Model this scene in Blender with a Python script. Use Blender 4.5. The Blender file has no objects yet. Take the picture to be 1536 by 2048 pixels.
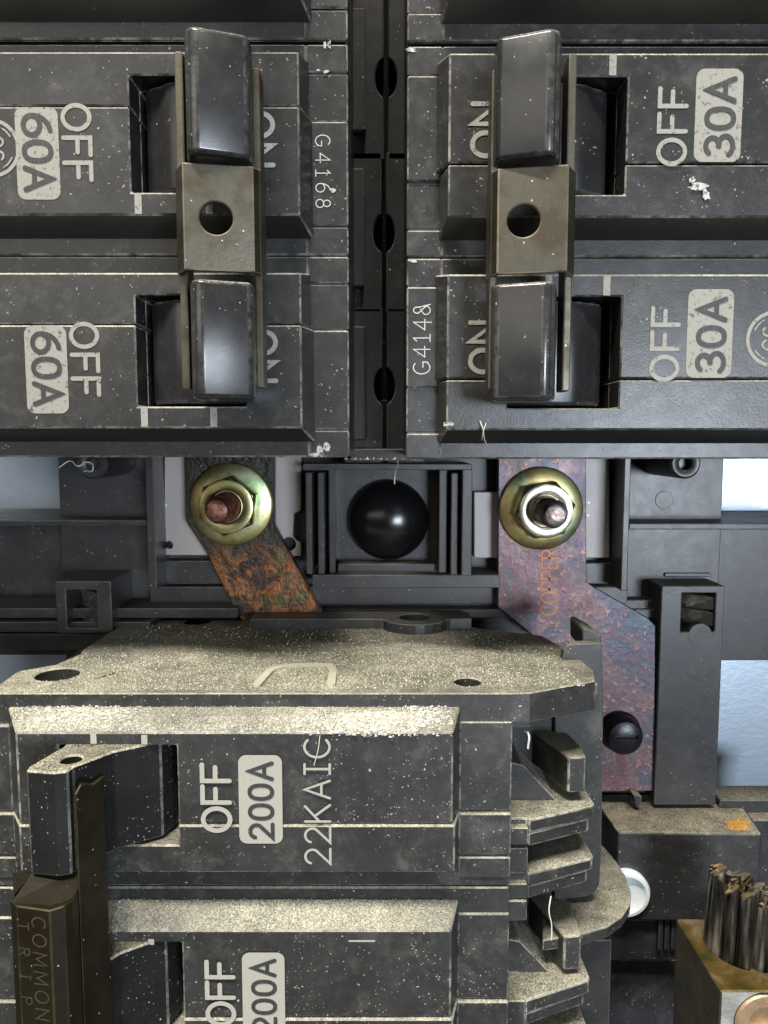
import bpy, bmesh, math, random
from mathutils import Vector, Matrix
random.seed(7)
R = math.radians
S = bpy.context.scene
C = S.collection
S.unit_settings.scale_length = 0.01            # one unit is one centimetre

# ------------------------------------------------------------------ camera, world, lamps
F_PX, PITCH = 1538.0, R(5.5)
cam = bpy.data.objects.new("camera", bpy.data.cameras.new("camera"))
C.objects.link(cam)
cam.location = (0, 0, 0)
cam.rotation_euler = (R(90) - PITCH, 0, 0)
cam.data.sensor_fit = 'VERTICAL'
cam.data.sensor_height = 36.0
cam.data.lens = 36.0 * F_PX / 2048.0
cam.data.clip_start = 0.1
cam.data.clip_end = 500
S.camera = cam

world = bpy.data.worlds.new("World")
S.world = world
world.use_nodes = True
bg = world.node_tree.nodes["Background"]
bg.inputs[0].default_value = (0.96, 0.97, 1.0, 1)
bg.inputs[1].default_value = 0.035

def lamp(name, loc, target, size, size_y, power, color):
    d = bpy.data.lights.new(name, 'AREA')
    d.shape = 'RECTANGLE'; d.size = size; d.size_y = size_y
    d.energy = power; d.color = color
    o = bpy.data.objects.new(name, d)
    o.location = loc
    o.rotation_euler = (Vector(target) - Vector(loc)).to_track_quat('-Z', 'Y').to_euler()
    C.objects.link(o)
    return o
lamp("ceiling_lamp", (-14, -30, 76), (0, 9.5, -2), 56, 5, 172000, (1.0, 0.95, 0.84))
lamp("window_light", (25, -54, -3.5), (1, 10, 0), 19, 14, 32000, (0.80, 0.89, 1.0))
lamp("room_light", (-42, -60, 26), (0, 10, 0), 60, 40, 14500, (1.0, 0.93, 0.82))
S.view_settings.view_transform = 'Standard'
S.view_settings.look = 'None'
S.view_settings.exposure = 0.14
S.view_settings.gamma = 1

# ------------------------------------------------------------------ picture point -> point in the place
def ray(px, py):
    a = (px - 768) / F_PX; b = (1024 - py) / F_PX
    return a, math.cos(PITCH) + b * math.sin(PITCH), -math.sin(PITCH) + b * math.cos(PITCH)
def W(px, py, Y):
    a, dy, dz = ray(px, py); t = Y / dy
    return a * t, dz * t
def Zat(py, Y): return W(768, py, Y)[1]
def Xat(px, py, Y): return W(px, py, Y)[0]
def onZ(px, py, z):
    a, dy, dz = ray(px, py); t = z / dz
    return a * t, dy * t

# ------------------------------------------------------------------ materials
def srgb(r, g, b):
    f = lambda c: ((c / 255 + 0.055) / 1.055) ** 2.4 if c > 10 else c / 255 / 12.92
    return (f(r), f(g), f(b), 1)
class NT:
    def __init__(s, name):
        s.m = bpy.data.materials.new(name); s.m.use_nodes = True
        s.t = s.m.node_tree; s.n = s.t.nodes; s.l = s.t.links
        s.p = s.n["Principled BSDF"]
        s.pos = s.n.new("ShaderNodeNewGeometry").outputs["Position"]
        s.geo = s.pos.node
    def set(s, sock, v):
        if isinstance(v, bpy.types.NodeSocket): s.l.new(v, sock)
        elif v is not None: sock.default_value = v
    def math(s, op, a, b=0.0, c=None, clamp=False):
        n = s.n.new("ShaderNodeMath"); n.operation = op; n.use_clamp = clamp
        s.set(n.inputs[0], a); s.set(n.inputs[1], b)
        if c is not None: s.set(n.inputs[2], c)
        return n.outputs[0]
    def scale(s, v):
        n = s.n.new("ShaderNodeVectorMath"); n.operation = 'MULTIPLY'
        s.l.new(s.pos, n.inputs[0]); n.inputs[1].default_value = v
        return n.outputs[0]
    def noise(s, scale, detail=3, rough=0.55, vec=None, dist=0.0, col=False):
        n = s.n.new("ShaderNodeTexNoise"); s.l.new(vec or s.pos, n.inputs["Vector"])
        n.inputs["Scale"].default_value = scale; n.inputs["Detail"].default_value = detail
        n.inputs["Roughness"].default_value = rough; n.inputs["Distortion"].default_value = dist
        return n.outputs["Color" if col else "Fac"]
    def voro(s, scale, out="Distance", vec=None, feature='F1', rnd=1.0):
        n = s.n.new("ShaderNodeTexVoronoi"); n.feature = feature; s.l.new(vec or s.pos, n.inputs["Vector"])
        n.inputs["Scale"].default_value = scale; n.inputs["Randomness"].default_value = rnd
        return n
    def ramp(s, fac, stops, mode='LINEAR'):
        n = s.n.new("ShaderNodeValToRGB"); s.l.new(fac, n.inputs[0]); cr = n.color_ramp; cr.interpolation = mode
        while len(cr.elements) < len(stops): cr.elements.new(0.5)
        for e, (p, c) in zip(cr.elements, stops):
            e.position = p; e.color = c if len(c) == 4 else (*c, 1)
        return n.outputs[0]
    def step(s, v, lo, hi):
        n = s.n.new("ShaderNodeMapRange"); n.interpolation_type = 'SMOOTHSTEP'
        s.set(n.inputs["Value"], v); n.inputs["From Min"].default_value = lo; n.inputs["From Max"].default_value = hi
        return n.outputs[0]
    def mix(s, fac, a, b, mode='MIX'):
        n = s.n.new("ShaderNodeMix"); n.data_type = 'RGBA'; n.blend_type = mode
        s.set(n.inputs[0], fac); s.set(n.inputs[6], a); s.set(n.inputs[7], b)
        return n.outputs[2]
    def sep(s, v, i):
        n = s.n.new("ShaderNodeSeparateXYZ"); s.l.new(v, n.inputs[0]); return n.outputs[i]
    def bump(s, h, strength=0.3, dist=0.02, prev=None):
        n = s.n.new("ShaderNodeBump"); s.l.new(h, n.inputs["Height"])
        n.inputs["Strength"].default_value = strength; n.inputs["Distance"].default_value = dist
        if prev: s.l.new(prev, n.inputs["Normal"])
        return n.outputs[0]
    def out(s, col=None, rough=None, metal=None, normal=None, spec=None):
        s.set(s.p.inputs["Base Color"], col); s.set(s.p.inputs["Roughness"], rough)
        s.set(s.p.inputs["Metallic"], metal); s.set(s.p.inputs["Normal"], normal)
        s.set(s.p.inputs["Specular IOR Level"], spec)
        return s.m

def plastic(name, base=(0.045, 0.045, 0.047), rough=0.42, dust=1.0, specks=0.5, wear=0.0, film=0.3, grain=0.05, dustcol=(0.34, 0.325, 0.27), spec=0.5, relief=1.0):
    """black moulded plastic: film of dust, pale specks, scuffs; dust settled on what faces up; wear = rubbed pale edges"""
    k = NT(name)
    big = k.noise(0.9, 5, 0.6)
    up = k.step(k.sep(k.geo.outputs['True Normal'], 2), -0.75, -0.15)
    mid = k.noise(5.0, 5, 0.6)
    b0 = (*base, 1); b1 = tuple(c * 1.7 + 0.012 for c in base) + (1,)
    col = k.mix(k.math('MULTIPLY', up, k.step(big, 0.35, 0.7)), b0, b1)
    col = k.mix(k.math('MULTIPLY', up, k.math('MULTIPLY', k.step(mid, 0.45, 0.75), film)), col, (0.16, 0.155, 0.14, 1))
    mott = k.noise(26, 5, 0.7)
    col = k.mix(0.55, col, k.mix(mott, tuple(c * 0.45 for c in base) + (1,), tuple(c * 1.75 + 0.004 for c in base) + (1,)))
    grime = k.noise(2.1, 9, 0.72, dist=0.3)
    col = k.mix(k.math('MULTIPLY', up, k.math('MULTIPLY', k.step(grime, 0.50, 0.72), min(1, film * 1.5))), col, (0.15, 0.147, 0.132, 1))
    # scuffs drawn out along the height
    sc = k.noise(3.0, 5, 0.65, vec=k.scale((16, 16, 1.6)))
    sc2 = k.noise(3.0, 5, 0.65, vec=k.scale((2.0, 16, 14)))
    scm = k.math('MULTIPLY', k.step(sc, 0.60, 0.74), k.step(k.noise(1.7, 3), 0.46, 0.66))
    scm2 = k.math('MULTIPLY', k.step(sc2, 0.62, 0.75), k.step(k.noise(2.3, 3), 0.48, 0.66))
    scm = k.math('MULTIPLY', k.math('ADD', scm, scm2, clamp=True), 0.60 * min(1, specks * 1.5))
    col = k.mix(k.math('MULTIPLY', up, scm), col, (0.27, 0.265, 0.235, 1))
    # specks, uneven in outline
    va = s_vec = k.n.new("ShaderNodeVectorMath"); va.operation = 'MULTIPLY_ADD'
    k.l.new(k.noise(9.0, 2, col=True), va.inputs[0]); va.inputs[1].default_value = (0.09, 0.09, 0.09); k.l.new(k.pos, va.inputs[2])
    dv = va.outputs[0]
    v = k.voro(9.0, vec=dv); v2 = k.voro(21.0, vec=dv); v3 = k.voro(44.0, vec=dv)
    def speck(v, r, thr, keep):
        c = k.sep(v.outputs["Color"], 0)
        on = k.math('GREATER_THAN', c, thr)
        sz = k.math('MULTIPLY', k.math('POWER', k.sep(v.outputs["Color"], 1), 2.0), r)
        d = k.step(k.math('SUBTRACT', sz, v.outputs["Distance"]), -0.02, 0.06)
        return k.math('MULTIPLY', k.math('MULTIPLY', on, d), keep)
    patch = k.step(k.noise(1.3, 4), 0.40, 0.62); patch2 = k.step(k.noise(2.2, 4), 0.42, 0.60)
    sp = k.math('MAXIMUM', speck(v, 0.15, 1 - 0.30 * specks, 1.0), k.math('MULTIPLY', speck(v2, 0.30, 1 - 0.5 * specks, 0.9), patch))
    sp = k.math('MAXIMUM', sp, k.math('MULTIPLY', speck(v3, 0.5, 1 - 0.75 * specks, 0.7), patch2))
    sp = k.math('MULTIPLY', sp, k.math('ADD', 0.15, k.math('MULTIPLY', up, 0.85)))
    col = k.mix(k.math('MULTIPLY', sp, 0.72), col, (0.60, 0.58, 0.52, 1))
    # chalky smears
    ch = k.math('MULTIPLY', k.step(k.noise(3.3, 8, 0.75, vec=k.scale((1, 1, 0.7))), 0.655, 0.72), 0.6 * min(1, specks * 1.6))
    col = k.mix(k.math('MULTIPLY', ch, up), col, (0.50, 0.49, 0.45, 1))
    if wear:
        wn = k.noise(9.0, 6, 0.7)
        wn2 = k.noise(1.3, 4, 0.6)
        wm = k.math('MULTIPLY', k.step(wn, 0.36, 0.60), k.step(wn2, 0.34, 0.60))
        col = k.mix(k.math('MULTIPLY', wm, wear), col, (0.42, 0.405, 0.36, 1))
    # settled dust
    nz = k.sep(k.geo.outputs["True Normal"], 2)
    dn = k.noise(3.2, 4, 0.6)
    dm = k.step(k.math('ADD', nz, k.math('MULTIPLY', k.math('SUBTRACT', dn, 0.5), 0.5)), 0.28, 0.62)
    gv = k.voro(1.0 / grain)
    gr = k.sep(gv.outputs["Color"], 2)
    gs = k.noise(1.6 / grain, 2, 0.6)
    pat = k.step(k.noise(0.55, 4, 0.6), 0.30, 0.66)
    dens = k.step(k.math('ADD', k.math('MULTIPLY', gr, 0.55), k.math('MULTIPLY', dn, 0.9)), 0.28, 0.95)
    dc = (*dustcol, 1)
    dark = tuple(c * 0.66 for c in dustcol) + (1,)
    lite = tuple(min(1, c * 1.6) for c in dustcol) + (1,)
    cl = k.noise(20, 6, 0.75); cl2 = k.noise(4.5, 5, 0.65)
    dcol = k.ramp(k.math('ADD', k.math('MULTIPLY', gr, 0.25), k.math('ADD', k.math('MULTIPLY', cl, 0.5), k.math('MULTIPLY', cl2, 0.30))), [(0.34, dark), (0.52, dc), (0.68, lite)])
    dm = k.math('MULTIPLY', k.math('MULTIPLY', dm, k.math('ADD', 0.12, k.math('MULTIPLY', dens, k.math('ADD', 0.30, k.math('MULTIPLY', pat, 0.70)))), clamp=True), dust, clamp=True)
    col = k.mix(dm, col, dcol)
    fine = k.noise(45, 3, 0.6)
    bmp = k.bump(k.math('ADD', k.math('MULTIPLY', fine, 0.35), k.math('MULTIPLY', mid, 0.6)), 0.25 * relief, 0.015)
    bh = k.math('MULTIPLY', k.math('ADD', gr, k.math('MULTIPLY', sp, 0.5)), k.math('ADD', dm, k.math('MULTIPLY', sp, 0.4)))
    bmp = k.bump(bh, 0.8, grain * 0.5, bmp)
    ro = k.math('ADD', k.math('ADD', rough - 0.06, k.math('MULTIPLY', mid, 0.16)), k.math('MULTIPLY', k.math('MAXIMUM', dm, k.math('MAXIMUM', sp, scm)), 0.5), clamp=True)
    return k.out(col, ro, 0.0, bmp, spec)

M = {}
M['shell'] = plastic("breaker_plastic", (0.018, 0.018, 0.018), 0.31, 0.9, 0.13, 0, 0.19, 0.012)
M['shell_edge'] = plastic("breaker_plastic_worn_edge", (0.035, 0.035, 0.034), 0.42, 0.9, 0.4, 0.62, 0.35, 0.012)
M['main'] = plastic("main_breaker_plastic", (0.020, 0.020, 0.019), 0.42, 1.0, 0.33, 0, 0.26, 0.012, (0.32, 0.306, 0.238))
M['main_edge'] = plastic("main_breaker_plastic_worn_edge", (0.035, 0.035, 0.033), 0.5, 1.0, 0.7, 0.7, 0.4, 0.012, (0.32, 0.306, 0.238))
M['base'] = plastic("base_plastic", (0.026, 0.025, 0.026), 0.33, 0.45, 0.10, 0, 0.12, 0.014, (0.24, 0.23, 0.19))
M['base_edge'] = plastic("base_plastic_edge", (0.05, 0.05, 0.052), 0.42, 0.4, 0.2, 0.15, 0.2, 0.014, (0.24, 0.23, 0.19))
M['toggle'] = plastic("toggle_plastic", (0.014, 0.014, 0.015), 0.27, 0.6, 0.06, 0, 0.06, 0.03, relief=0.25)
M['toggle_edge'] = plastic("toggle_plastic_edge", (0.018, 0.018, 0.019), 0.18, 0.6, 0.1, 0.12, 0.06, 0.03, relief=0.25)
M['mtoggle'] = plastic("main_toggle_plastic", (0.009, 0.009, 0.009), 0.42, 1.0, 0.22, 0, 0.0, 0.014, (0.34, 0.32, 0.25), spec=0.15)
M['mtoggle_edge'] = plastic("main_toggle_plastic_edge", (0.05, 0.05, 0.048), 0.35, 1.0, 0.5, 0.4, 0.10, 0.02, (0.40, 0.37, 0.28))
M['block'] = plastic("terminal_plastic", (0.016, 0.016, 0.018), 0.38, 1.0, 0.12, 0, 0.15, 0.014, (0.30, 0.27, 0.20))
M['slot'] = plastic("slot_plastic", (0.008, 0.008, 0.008), 0.5, 0.5, 0.25, 0, 0.1, 0.03)

def m_dome():
    k = NT("dome_plastic")
    n = k.noise(6, 4)
    return k.out((0.006, 0.006, 0.007, 1), k.math('ADD', 0.16, k.math('MULTIPLY', n, 0.12)), 0, k.bump(k.noise(3, 3), 0.1, 0.02), 0.5)
M['dome'] = m_dome()
def m_print(name, c, wearcol=(0.05, 0.05, 0.05, 1), lo=0.30, hi=0.42):
    k = NT(name)
    n = k.noise(16, 5, 0.7); g = k.noise(60, 2)
    ln = k.noise(4, 3, 0.6, vec=k.scale((14, 1, 1.5)))
    col = k.mix(k.step(n, lo, hi), wearcol, k.mix(g, tuple(x * 0.82 for x in c[:3]) + (1,), c))
    col = k.mix(k.math('MULTIPLY', k.step(ln, 0.5, 0.7), 0.18), col, (0.2, 0.2, 0.18, 1))
    return k.out(col, 0.55, 0)
M['print'] = m_print("print_ink", (0.30, 0.29, 0.255, 1), lo=0.33, hi=0.46)
M['print_main'] = m_print("print_ink_main", (0.40, 0.385, 0.335, 1), lo=0.26, hi=0.32)
M['etch'] = m_print("etched_marks", (0.60, 0.59, 0.55, 1), lo=0.28, hi=0.40)
M['digit'] = m_print("label_digits", (0.035, 0.035, 0.035, 1), (0.10, 0.10, 0.09, 1), 0.28, 0.40)

def m_tie(name, base, rust, rough=0.34, metal=0.9):
    k = NT(name)
    a = k.noise(2.6, 5, 0.6); st = k.noise(3, 4, 0.6, vec=k.scale((9, 9, 0.9))); f = k.noise(30, 3)
    col = k.mix(k.step(a, 0.42, 0.66), (*base, 1), (*rust, 1))
    col = k.mix(k.math('MULTIPLY', k.step(st, 0.55, 0.72), 0.4), col, tuple(c * 0.5 for c in base) + (1,))
    v = k.voro(14); on = k.math('MULTIPLY', k.math('GREATER_THAN', k.sep(v.outputs["Color"], 0), 0.9), k.math('LESS_THAN', v.outputs["Distance"], 0.14))
    col = k.mix(on, col, (0.55, 0.53, 0.45, 1))
    ro = k.math('ADD', rough - 0.08, k.math('MULTIPLY', a, 0.3))
    return k.out(col, ro, metal, k.bump(k.math('ADD', f, k.math('MULTIPLY', a, 1.5)), 0.2, 0.01))
M['tie'] = m_tie("steel_tie", (0.125, 0.117, 0.093), (0.08, 0.068, 0.048), 0.36)
M['tie_edge'] = m_tie("steel_tie_edge", (0.50, 0.46, 0.36), (0.30, 0.24, 0.15), 0.35)
M['bronze'] = m_tie("dark_bronze_tie", (0.022, 0.019, 0.010), (0.016, 0.011, 0.005), 0.36, 0.4)
M['bronze_edge'] = m_tie("dark_bronze_tie_edge", (0.08, 0.066, 0.038), (0.045, 0.033, 0.015), 0.36, 0.6)

def m_zinc(name, tint=1.0, rough=0.24):
    k = NT(name)
    h = k.noise(1.9, 3, 0.5, dist=0.6)
    col = k.ramp(h, [(0.30, (0.40, 0.22, 0.15)), (0.40, (0.46, 0.38, 0.16)), (0.50, (0.42, 0.42, 0.20)), (0.60, (0.52, 0.50, 0.32)), (0.68, (0.24, 0.40, 0.20)), (0.76, (0.45, 0.38, 0.20))])
    d = k.noise(6, 5, 0.65)
    col = k.mix(k.math('MULTIPLY', k.step(d, 0.52, 0.72), 0.6), col, (0.16, 0.11, 0.05, 1))
    return k.out(col, k.math('ADD', rough - 0.05, k.math('MULTIPLY', d, 0.22)), 1.0, k.bump(k.noise(25, 3), 0.12, 0.01))
M['zinc'] = m_zinc("yellow_zinc", 1.0, 0.30)
def m_stud():
    k = NT("stud_steel")
    a = k.noise(7, 4, 0.6)
    col = k.ramp(a, [(0.35, (0.16, 0.09, 0.07)), (0.5, (0.36, 0.31, 0.29)), (0.65, (0.60, 0.56, 0.53))])
    return k.out(col, 0.34, 0.9, k.bump(k.noise(18, 4), 0.5, 0.02))
M['stud'] = m_stud()
def m_studr():
    k = NT("stud_rust")
    a = k.noise(7, 4, 0.6)
    col = k.ramp(a, [(0.35, (0.07, 0.025, 0.018)), (0.5, (0.17, 0.065, 0.045)), (0.68, (0.30, 0.16, 0.12))])
    return k.out(col, 0.38, 0.55, k.bump(k.noise(18, 4), 0.5, 0.02))
M['stud_rust'] = m_studr()
def m_tin():
    k = NT("tinned_bus")
    a = k.noise(1.6, 4); f = k.noise(20, 3)
    col = k.mix(a, (0.36, 0.33, 0.31, 1), (0.46, 0.43, 0.42, 1))
    v = k.voro(5); on = k.math('MULTIPLY', k.math('GREATER_THAN', k.sep(v.outputs["Color"], 0), 0.8), k.math('LESS_THAN', v.outputs["Distance"], 0.12))
    col = k.mix(on, col, (0.85, 0.84, 0.82, 1))
    return k.out(col, k.math('ADD', 0.42, k.math('MULTIPLY', a, 0.2)), 0.25, k.bump(f, 0.06, 0.01))
M['tin'] = m_tin()
def m_copper():
    k = NT("tarnished_copper")
    a = k.noise(1.1, 4, 0.6, dist=0.8)
    col = k.ramp(a, [(0.30, (0.05, 0.10, 0.11)), (0.42, (0.075, 0.065, 0.105)), (0.50, (0.15, 0.10, 0.105)), (0.60, (0.12, 0.055, 0.072)), (0.70, (0.10, 0.095, 0.10))])
    b = k.noise(2.6, 3, 0.6, dist=0.4)
    col = k.mix(k.math('MULTIPLY', k.step(b, 0.55, 0.70), 0.75), col, (0.045, 0.105, 0.10, 1))
    c = k.noise(1.9, 3, 0.6, vec=k.scale((1.3, 1, 0.9)))
    col = k.mix(k.math('MULTIPLY', k.step(c, 0.56, 0.70), 0.8), col, (0.125, 0.048, 0.068, 1))
    blot = k.noise(10, 4, 0.6)
    col = k.mix(k.math('MULTIPLY', k.step(blot, 0.55, 0.66), k.step(k.noise(1.4, 2), 0.40, 0.6)), col, k.ramp(k.noise(5, 1), [(0.4, (0.26, 0.085, 0.07)), (0.6, (0.38, 0.20, 0.13))]))
    va = k.n.new('ShaderNodeVectorMath'); va.operation = 'MULTIPLY_ADD'
    k.l.new(k.noise(7.0, 4, col=True), va.inputs[0]); va.inputs[1].default_value = (0.22, 0.22, 0.22); k.l.new(k.pos, va.inputs[2])
    v = k.voro(9.5, vec=va.outputs[0]); on = k.math('MULTIPLY', k.math('GREATER_THAN', k.sep(v.outputs["Color"], 0), 0.70), k.step(k.math('SUBTRACT', k.math('MULTIPLY', k.sep(v.outputs["Color"], 1), 0.42), v.outputs["Distance"]), -0.06, 0.16))
    col = k.mix(k.math('MULTIPLY', on, 0.5), col, (0.40, 0.20, 0.14, 1))
    gr_ = k.noise(28, 4, 0.7)
    col = k.mix(k.math('MULTIPLY', k.step(gr_, 0.45, 0.7), 0.35), col, (0.24, 0.19, 0.17, 1))
    bm = k.bump(k.math('ADD', k.noise(10, 4), k.math('ADD', blot, on)), 0.22, 0.012)
    return k.out(col, k.math('ADD', 0.28, k.math('MULTIPLY', b, 0.3)), 0.38, bm)
M['copper'] = m_copper()
def m_rusty():
    k = NT("corroded_strap")
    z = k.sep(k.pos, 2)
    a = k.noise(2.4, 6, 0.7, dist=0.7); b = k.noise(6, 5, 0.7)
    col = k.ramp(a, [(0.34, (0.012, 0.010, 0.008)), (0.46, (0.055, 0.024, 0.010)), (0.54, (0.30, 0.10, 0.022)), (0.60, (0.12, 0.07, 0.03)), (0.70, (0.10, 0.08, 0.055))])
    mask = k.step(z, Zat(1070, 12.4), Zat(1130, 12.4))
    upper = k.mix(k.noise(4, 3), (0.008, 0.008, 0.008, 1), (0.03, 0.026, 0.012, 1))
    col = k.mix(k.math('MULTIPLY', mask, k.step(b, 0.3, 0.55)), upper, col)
    g = k.step(k.noise(2.0, 3), 0.6, 0.72)
    col = k.mix(k.math('MULTIPLY', g, 0.55), col, (0.05, 0.09, 0.02, 1))
    return k.out(col, k.math('ADD', 0.14, k.math('MULTIPLY', b, 0.4)), 0.35, k.bump(k.math('ADD', a, b), 0.6, 0.05))
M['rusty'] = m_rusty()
def m_sheet():
    k = NT("painted_back_sheet")
    a = k.noise(7, 5, 0.65, vec=k.scale((1, 1, 1.6))); b = k.noise(0.8, 3)
    col = k.mix(b, (0.38, 0.455, 0.54, 1), (0.48, 0.545, 0.61, 1))
    return k.out(col, 0.36, 0.75, k.bump(a, 0.10, 0.03))
M['sheet'] = m_sheet()
def m_lug():
    k = NT("aluminium_lug")
    nz = k.sep(k.geo.outputs["True Normal"], 2)
    a = k.noise(3.0, 5, 0.6); g = k.math('ADD', k.noise(2.6, 5, dist=0.6), k.math('MULTIPLY', k.math('SUBTRACT', k.sep(k.pos, 0), 4.25), 0.20))
    top = k.ramp(g, [(0.36, (0.018, 0.06, 0.018)), (0.46, (0.10, 0.07, 0.016)), (0.58, (0.16, 0.105, 0.032)), (0.72, (0.27, 0.22, 0.12))])
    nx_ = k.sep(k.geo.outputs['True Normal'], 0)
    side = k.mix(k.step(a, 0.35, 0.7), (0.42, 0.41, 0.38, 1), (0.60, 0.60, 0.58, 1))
    side_shade = k.mix(k.noise(2.2, 5), (0.03, 0.028, 0.02, 1), (0.16, 0.14, 0.10, 1))
    side = k.mix(k.math('LESS_THAN', nx_, -0.5), side, side_shade)  # left-facing side painted dark: its shade is put into the colour
    col = k.mix(k.step(nz, 0.4, 0.7), side, top)
    return k.out(col, k.math('ADD', 0.32, k.math('MULTIPLY', a, 0.25)), 0.6, k.bump(k.noise(14, 4), 0.3, 0.02))
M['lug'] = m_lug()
def m_strand():
    k = NT("cable_strand")
    a = k.noise(3.2, 3, 0.5, vec=k.scale((3, 3, 0.28)))
    col = k.ramp(a, [(0.36, (0.010, 0.009, 0.007)), (0.52, (0.06, 0.055, 0.045)), (0.62, (0.20, 0.19, 0.17)), (0.72, (0.40, 0.38, 0.35))])
    nz = k.sep(k.geo.outputs["True Normal"], 2)
    cut = k.ramp(k.noise(5, 2), [(0.4, (0.06, 0.035, 0.012)), (0.55, (0.34, 0.28, 0.18)), (0.66, (0.22, 0.12, 0.035))])
    col = k.mix(k.step(nz, 0.3, 0.6), col, cut)
    return k.out(col, 0.34, 0.6, k.bump(k.noise(9, 4), 0.5, 0.02))
M['strand'] = m_strand()
def m_white():
    k = NT("translucent_white_nylon")
    return k.out(k.mix(k.noise(3, 3), (0.62, 0.68, 0.70, 1), (0.80, 0.84, 0.84, 1)), 0.35, 0)
M['nylon'] = m_white()
def m_simple(name, c0, c1, rough=0.6, metal=0.0, scale=8):
    k = NT(name)
    return k.out(k.mix(k.noise(scale, 4), (*c0, 1), (*c1, 1)), rough, metal, k.bump(k.noise(scale * 4, 3), 0.3, 0.01))
M['screw'] = m_simple("black_oxide_screw", (0.010, 0.010, 0.012), (0.035, 0.035, 0.04), 0.3, 0.5)
M['rustbit'] = m_simple("rust_crumbs", (0.30, 0.13, 0.02), (0.55, 0.33, 0.09), 0.85, 0, 20)
M['tips'] = m_simple('frayed_gold', (0.10, 0.065, 0.025), (0.34, 0.24, 0.11), 0.6, 0.3, 9)
M['zinc_face'] = m_simple('zinc_window_sheen', (0.50, 0.47, 0.34), (0.66, 0.64, 0.52), 0.30, 1.0, 3)  # zinc whitened: part of the window's reflection is put into the colour
M['tie_letters'] = m_simple('rubbed_letters', (0.04, 0.034, 0.02), (0.16, 0.14, 0.09), 0.45, 0.5, 6)
M['fleck'] = m_print('paint_fleck', (0.50, 0.50, 0.46, 1), (0.06, 0.06, 0.058, 1), 0.40, 0.52)
M['rim'] = m_simple('dusted_rim', (0.30, 0.28, 0.21), (0.50, 0.47, 0.38), 0.85, 0, 14)
M['grain'] = m_simple("dust_grain", (0.36, 0.34, 0.26), (0.78, 0.74, 0.62), 0.8, 0, 14)
M['powder'] = m_simple('white_powder', (0.58, 0.56, 0.50), (0.80, 0.78, 0.72), 0.9, 0, 10)
M['fibre'] = m_simple("lint", (0.55, 0.54, 0.48), (0.75, 0.73, 0.68), 0.7, 0, 14)
M['letter_copper'] = m_simple("stamped_copper", (0.20, 0.07, 0.035), (0.50, 0.20, 0.09), 0.45, 0.3, 5)
M['lugscrew'] = m_simple("lug_screw", (0.36, 0.18, 0.06), (0.60, 0.48, 0.34), 0.4, 0.6, 7)

# ------------------------------------------------------------------ mesh helpers
def loop(bm, pts3): return [bm.verts.new(p) for p in pts3]
def skin(bm, loops, cap0=True, cap1=True):
    n = len(loops[0])
    for A, B in zip(loops, loops[1:]):
        for i in range(n): bm.faces.new((A[i], A[(i + 1) % n], B[(i + 1) % n], B[i]))
    if cap0: bm.faces.new(loops[0][::-1])
    if cap1: bm.faces.new(loops[-1])
def prism_xz(bm, poly, y0, y1, poly1=None):
    """outline in x,z swept from depth y0 to y1 (poly1: a different outline at y1)"""
    skin(bm, [loop(bm, [(x, y0, z) for x, z in poly]), loop(bm, [(x, y1, z) for x, z in (poly1 or poly)])])
def prism_xy(bm, poly, z0, z1):
    skin(bm, [loop(bm, [(x, y, z0) for x, y in poly]), loop(bm, [(x, y, z1) for x, y in poly])])
def box(bm, x0, x1, y0, y1, z0, z1):
    prism_xz(bm, [(x0, z0), (x1, z0), (x1, z1), (x0, z1)], y0, y1)
def pbox(bm, px0, py0, px1, py1, y0, y1):
    """box whose front face, at depth y0, is seen between these picture points"""
    pm = (py0 + py1) / 2
    box(bm, Xat(px0, pm, y0), Xat(px1, pm, y0), y0, y1, Zat(py1, y0), Zat(py0, y0))
def lathe(bm, prof, c, axis='Y', n=40, flat=None):
    """profile (r, h) turned about an axis through c; flat: number of sides of a polygonal turn"""
    n = flat or n; ls = []
    for r, h in prof:
        L = []
        for i in range(n):
            t = 2 * math.pi * i / n + (math.pi / n if flat else 0)
            u, v = r * math.cos(t), r * math.sin(t)
            L.append({'Y': (c[0] + u, c[1] + h, c[2] + v), 'Z': (c[0] + u, c[1] + v, c[2] + h), 'X': (c[0] + h, c[1] + u, c[2] + v)}[axis])
        ls.append(loop(bm, L))
    skin(bm, ls)
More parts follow.
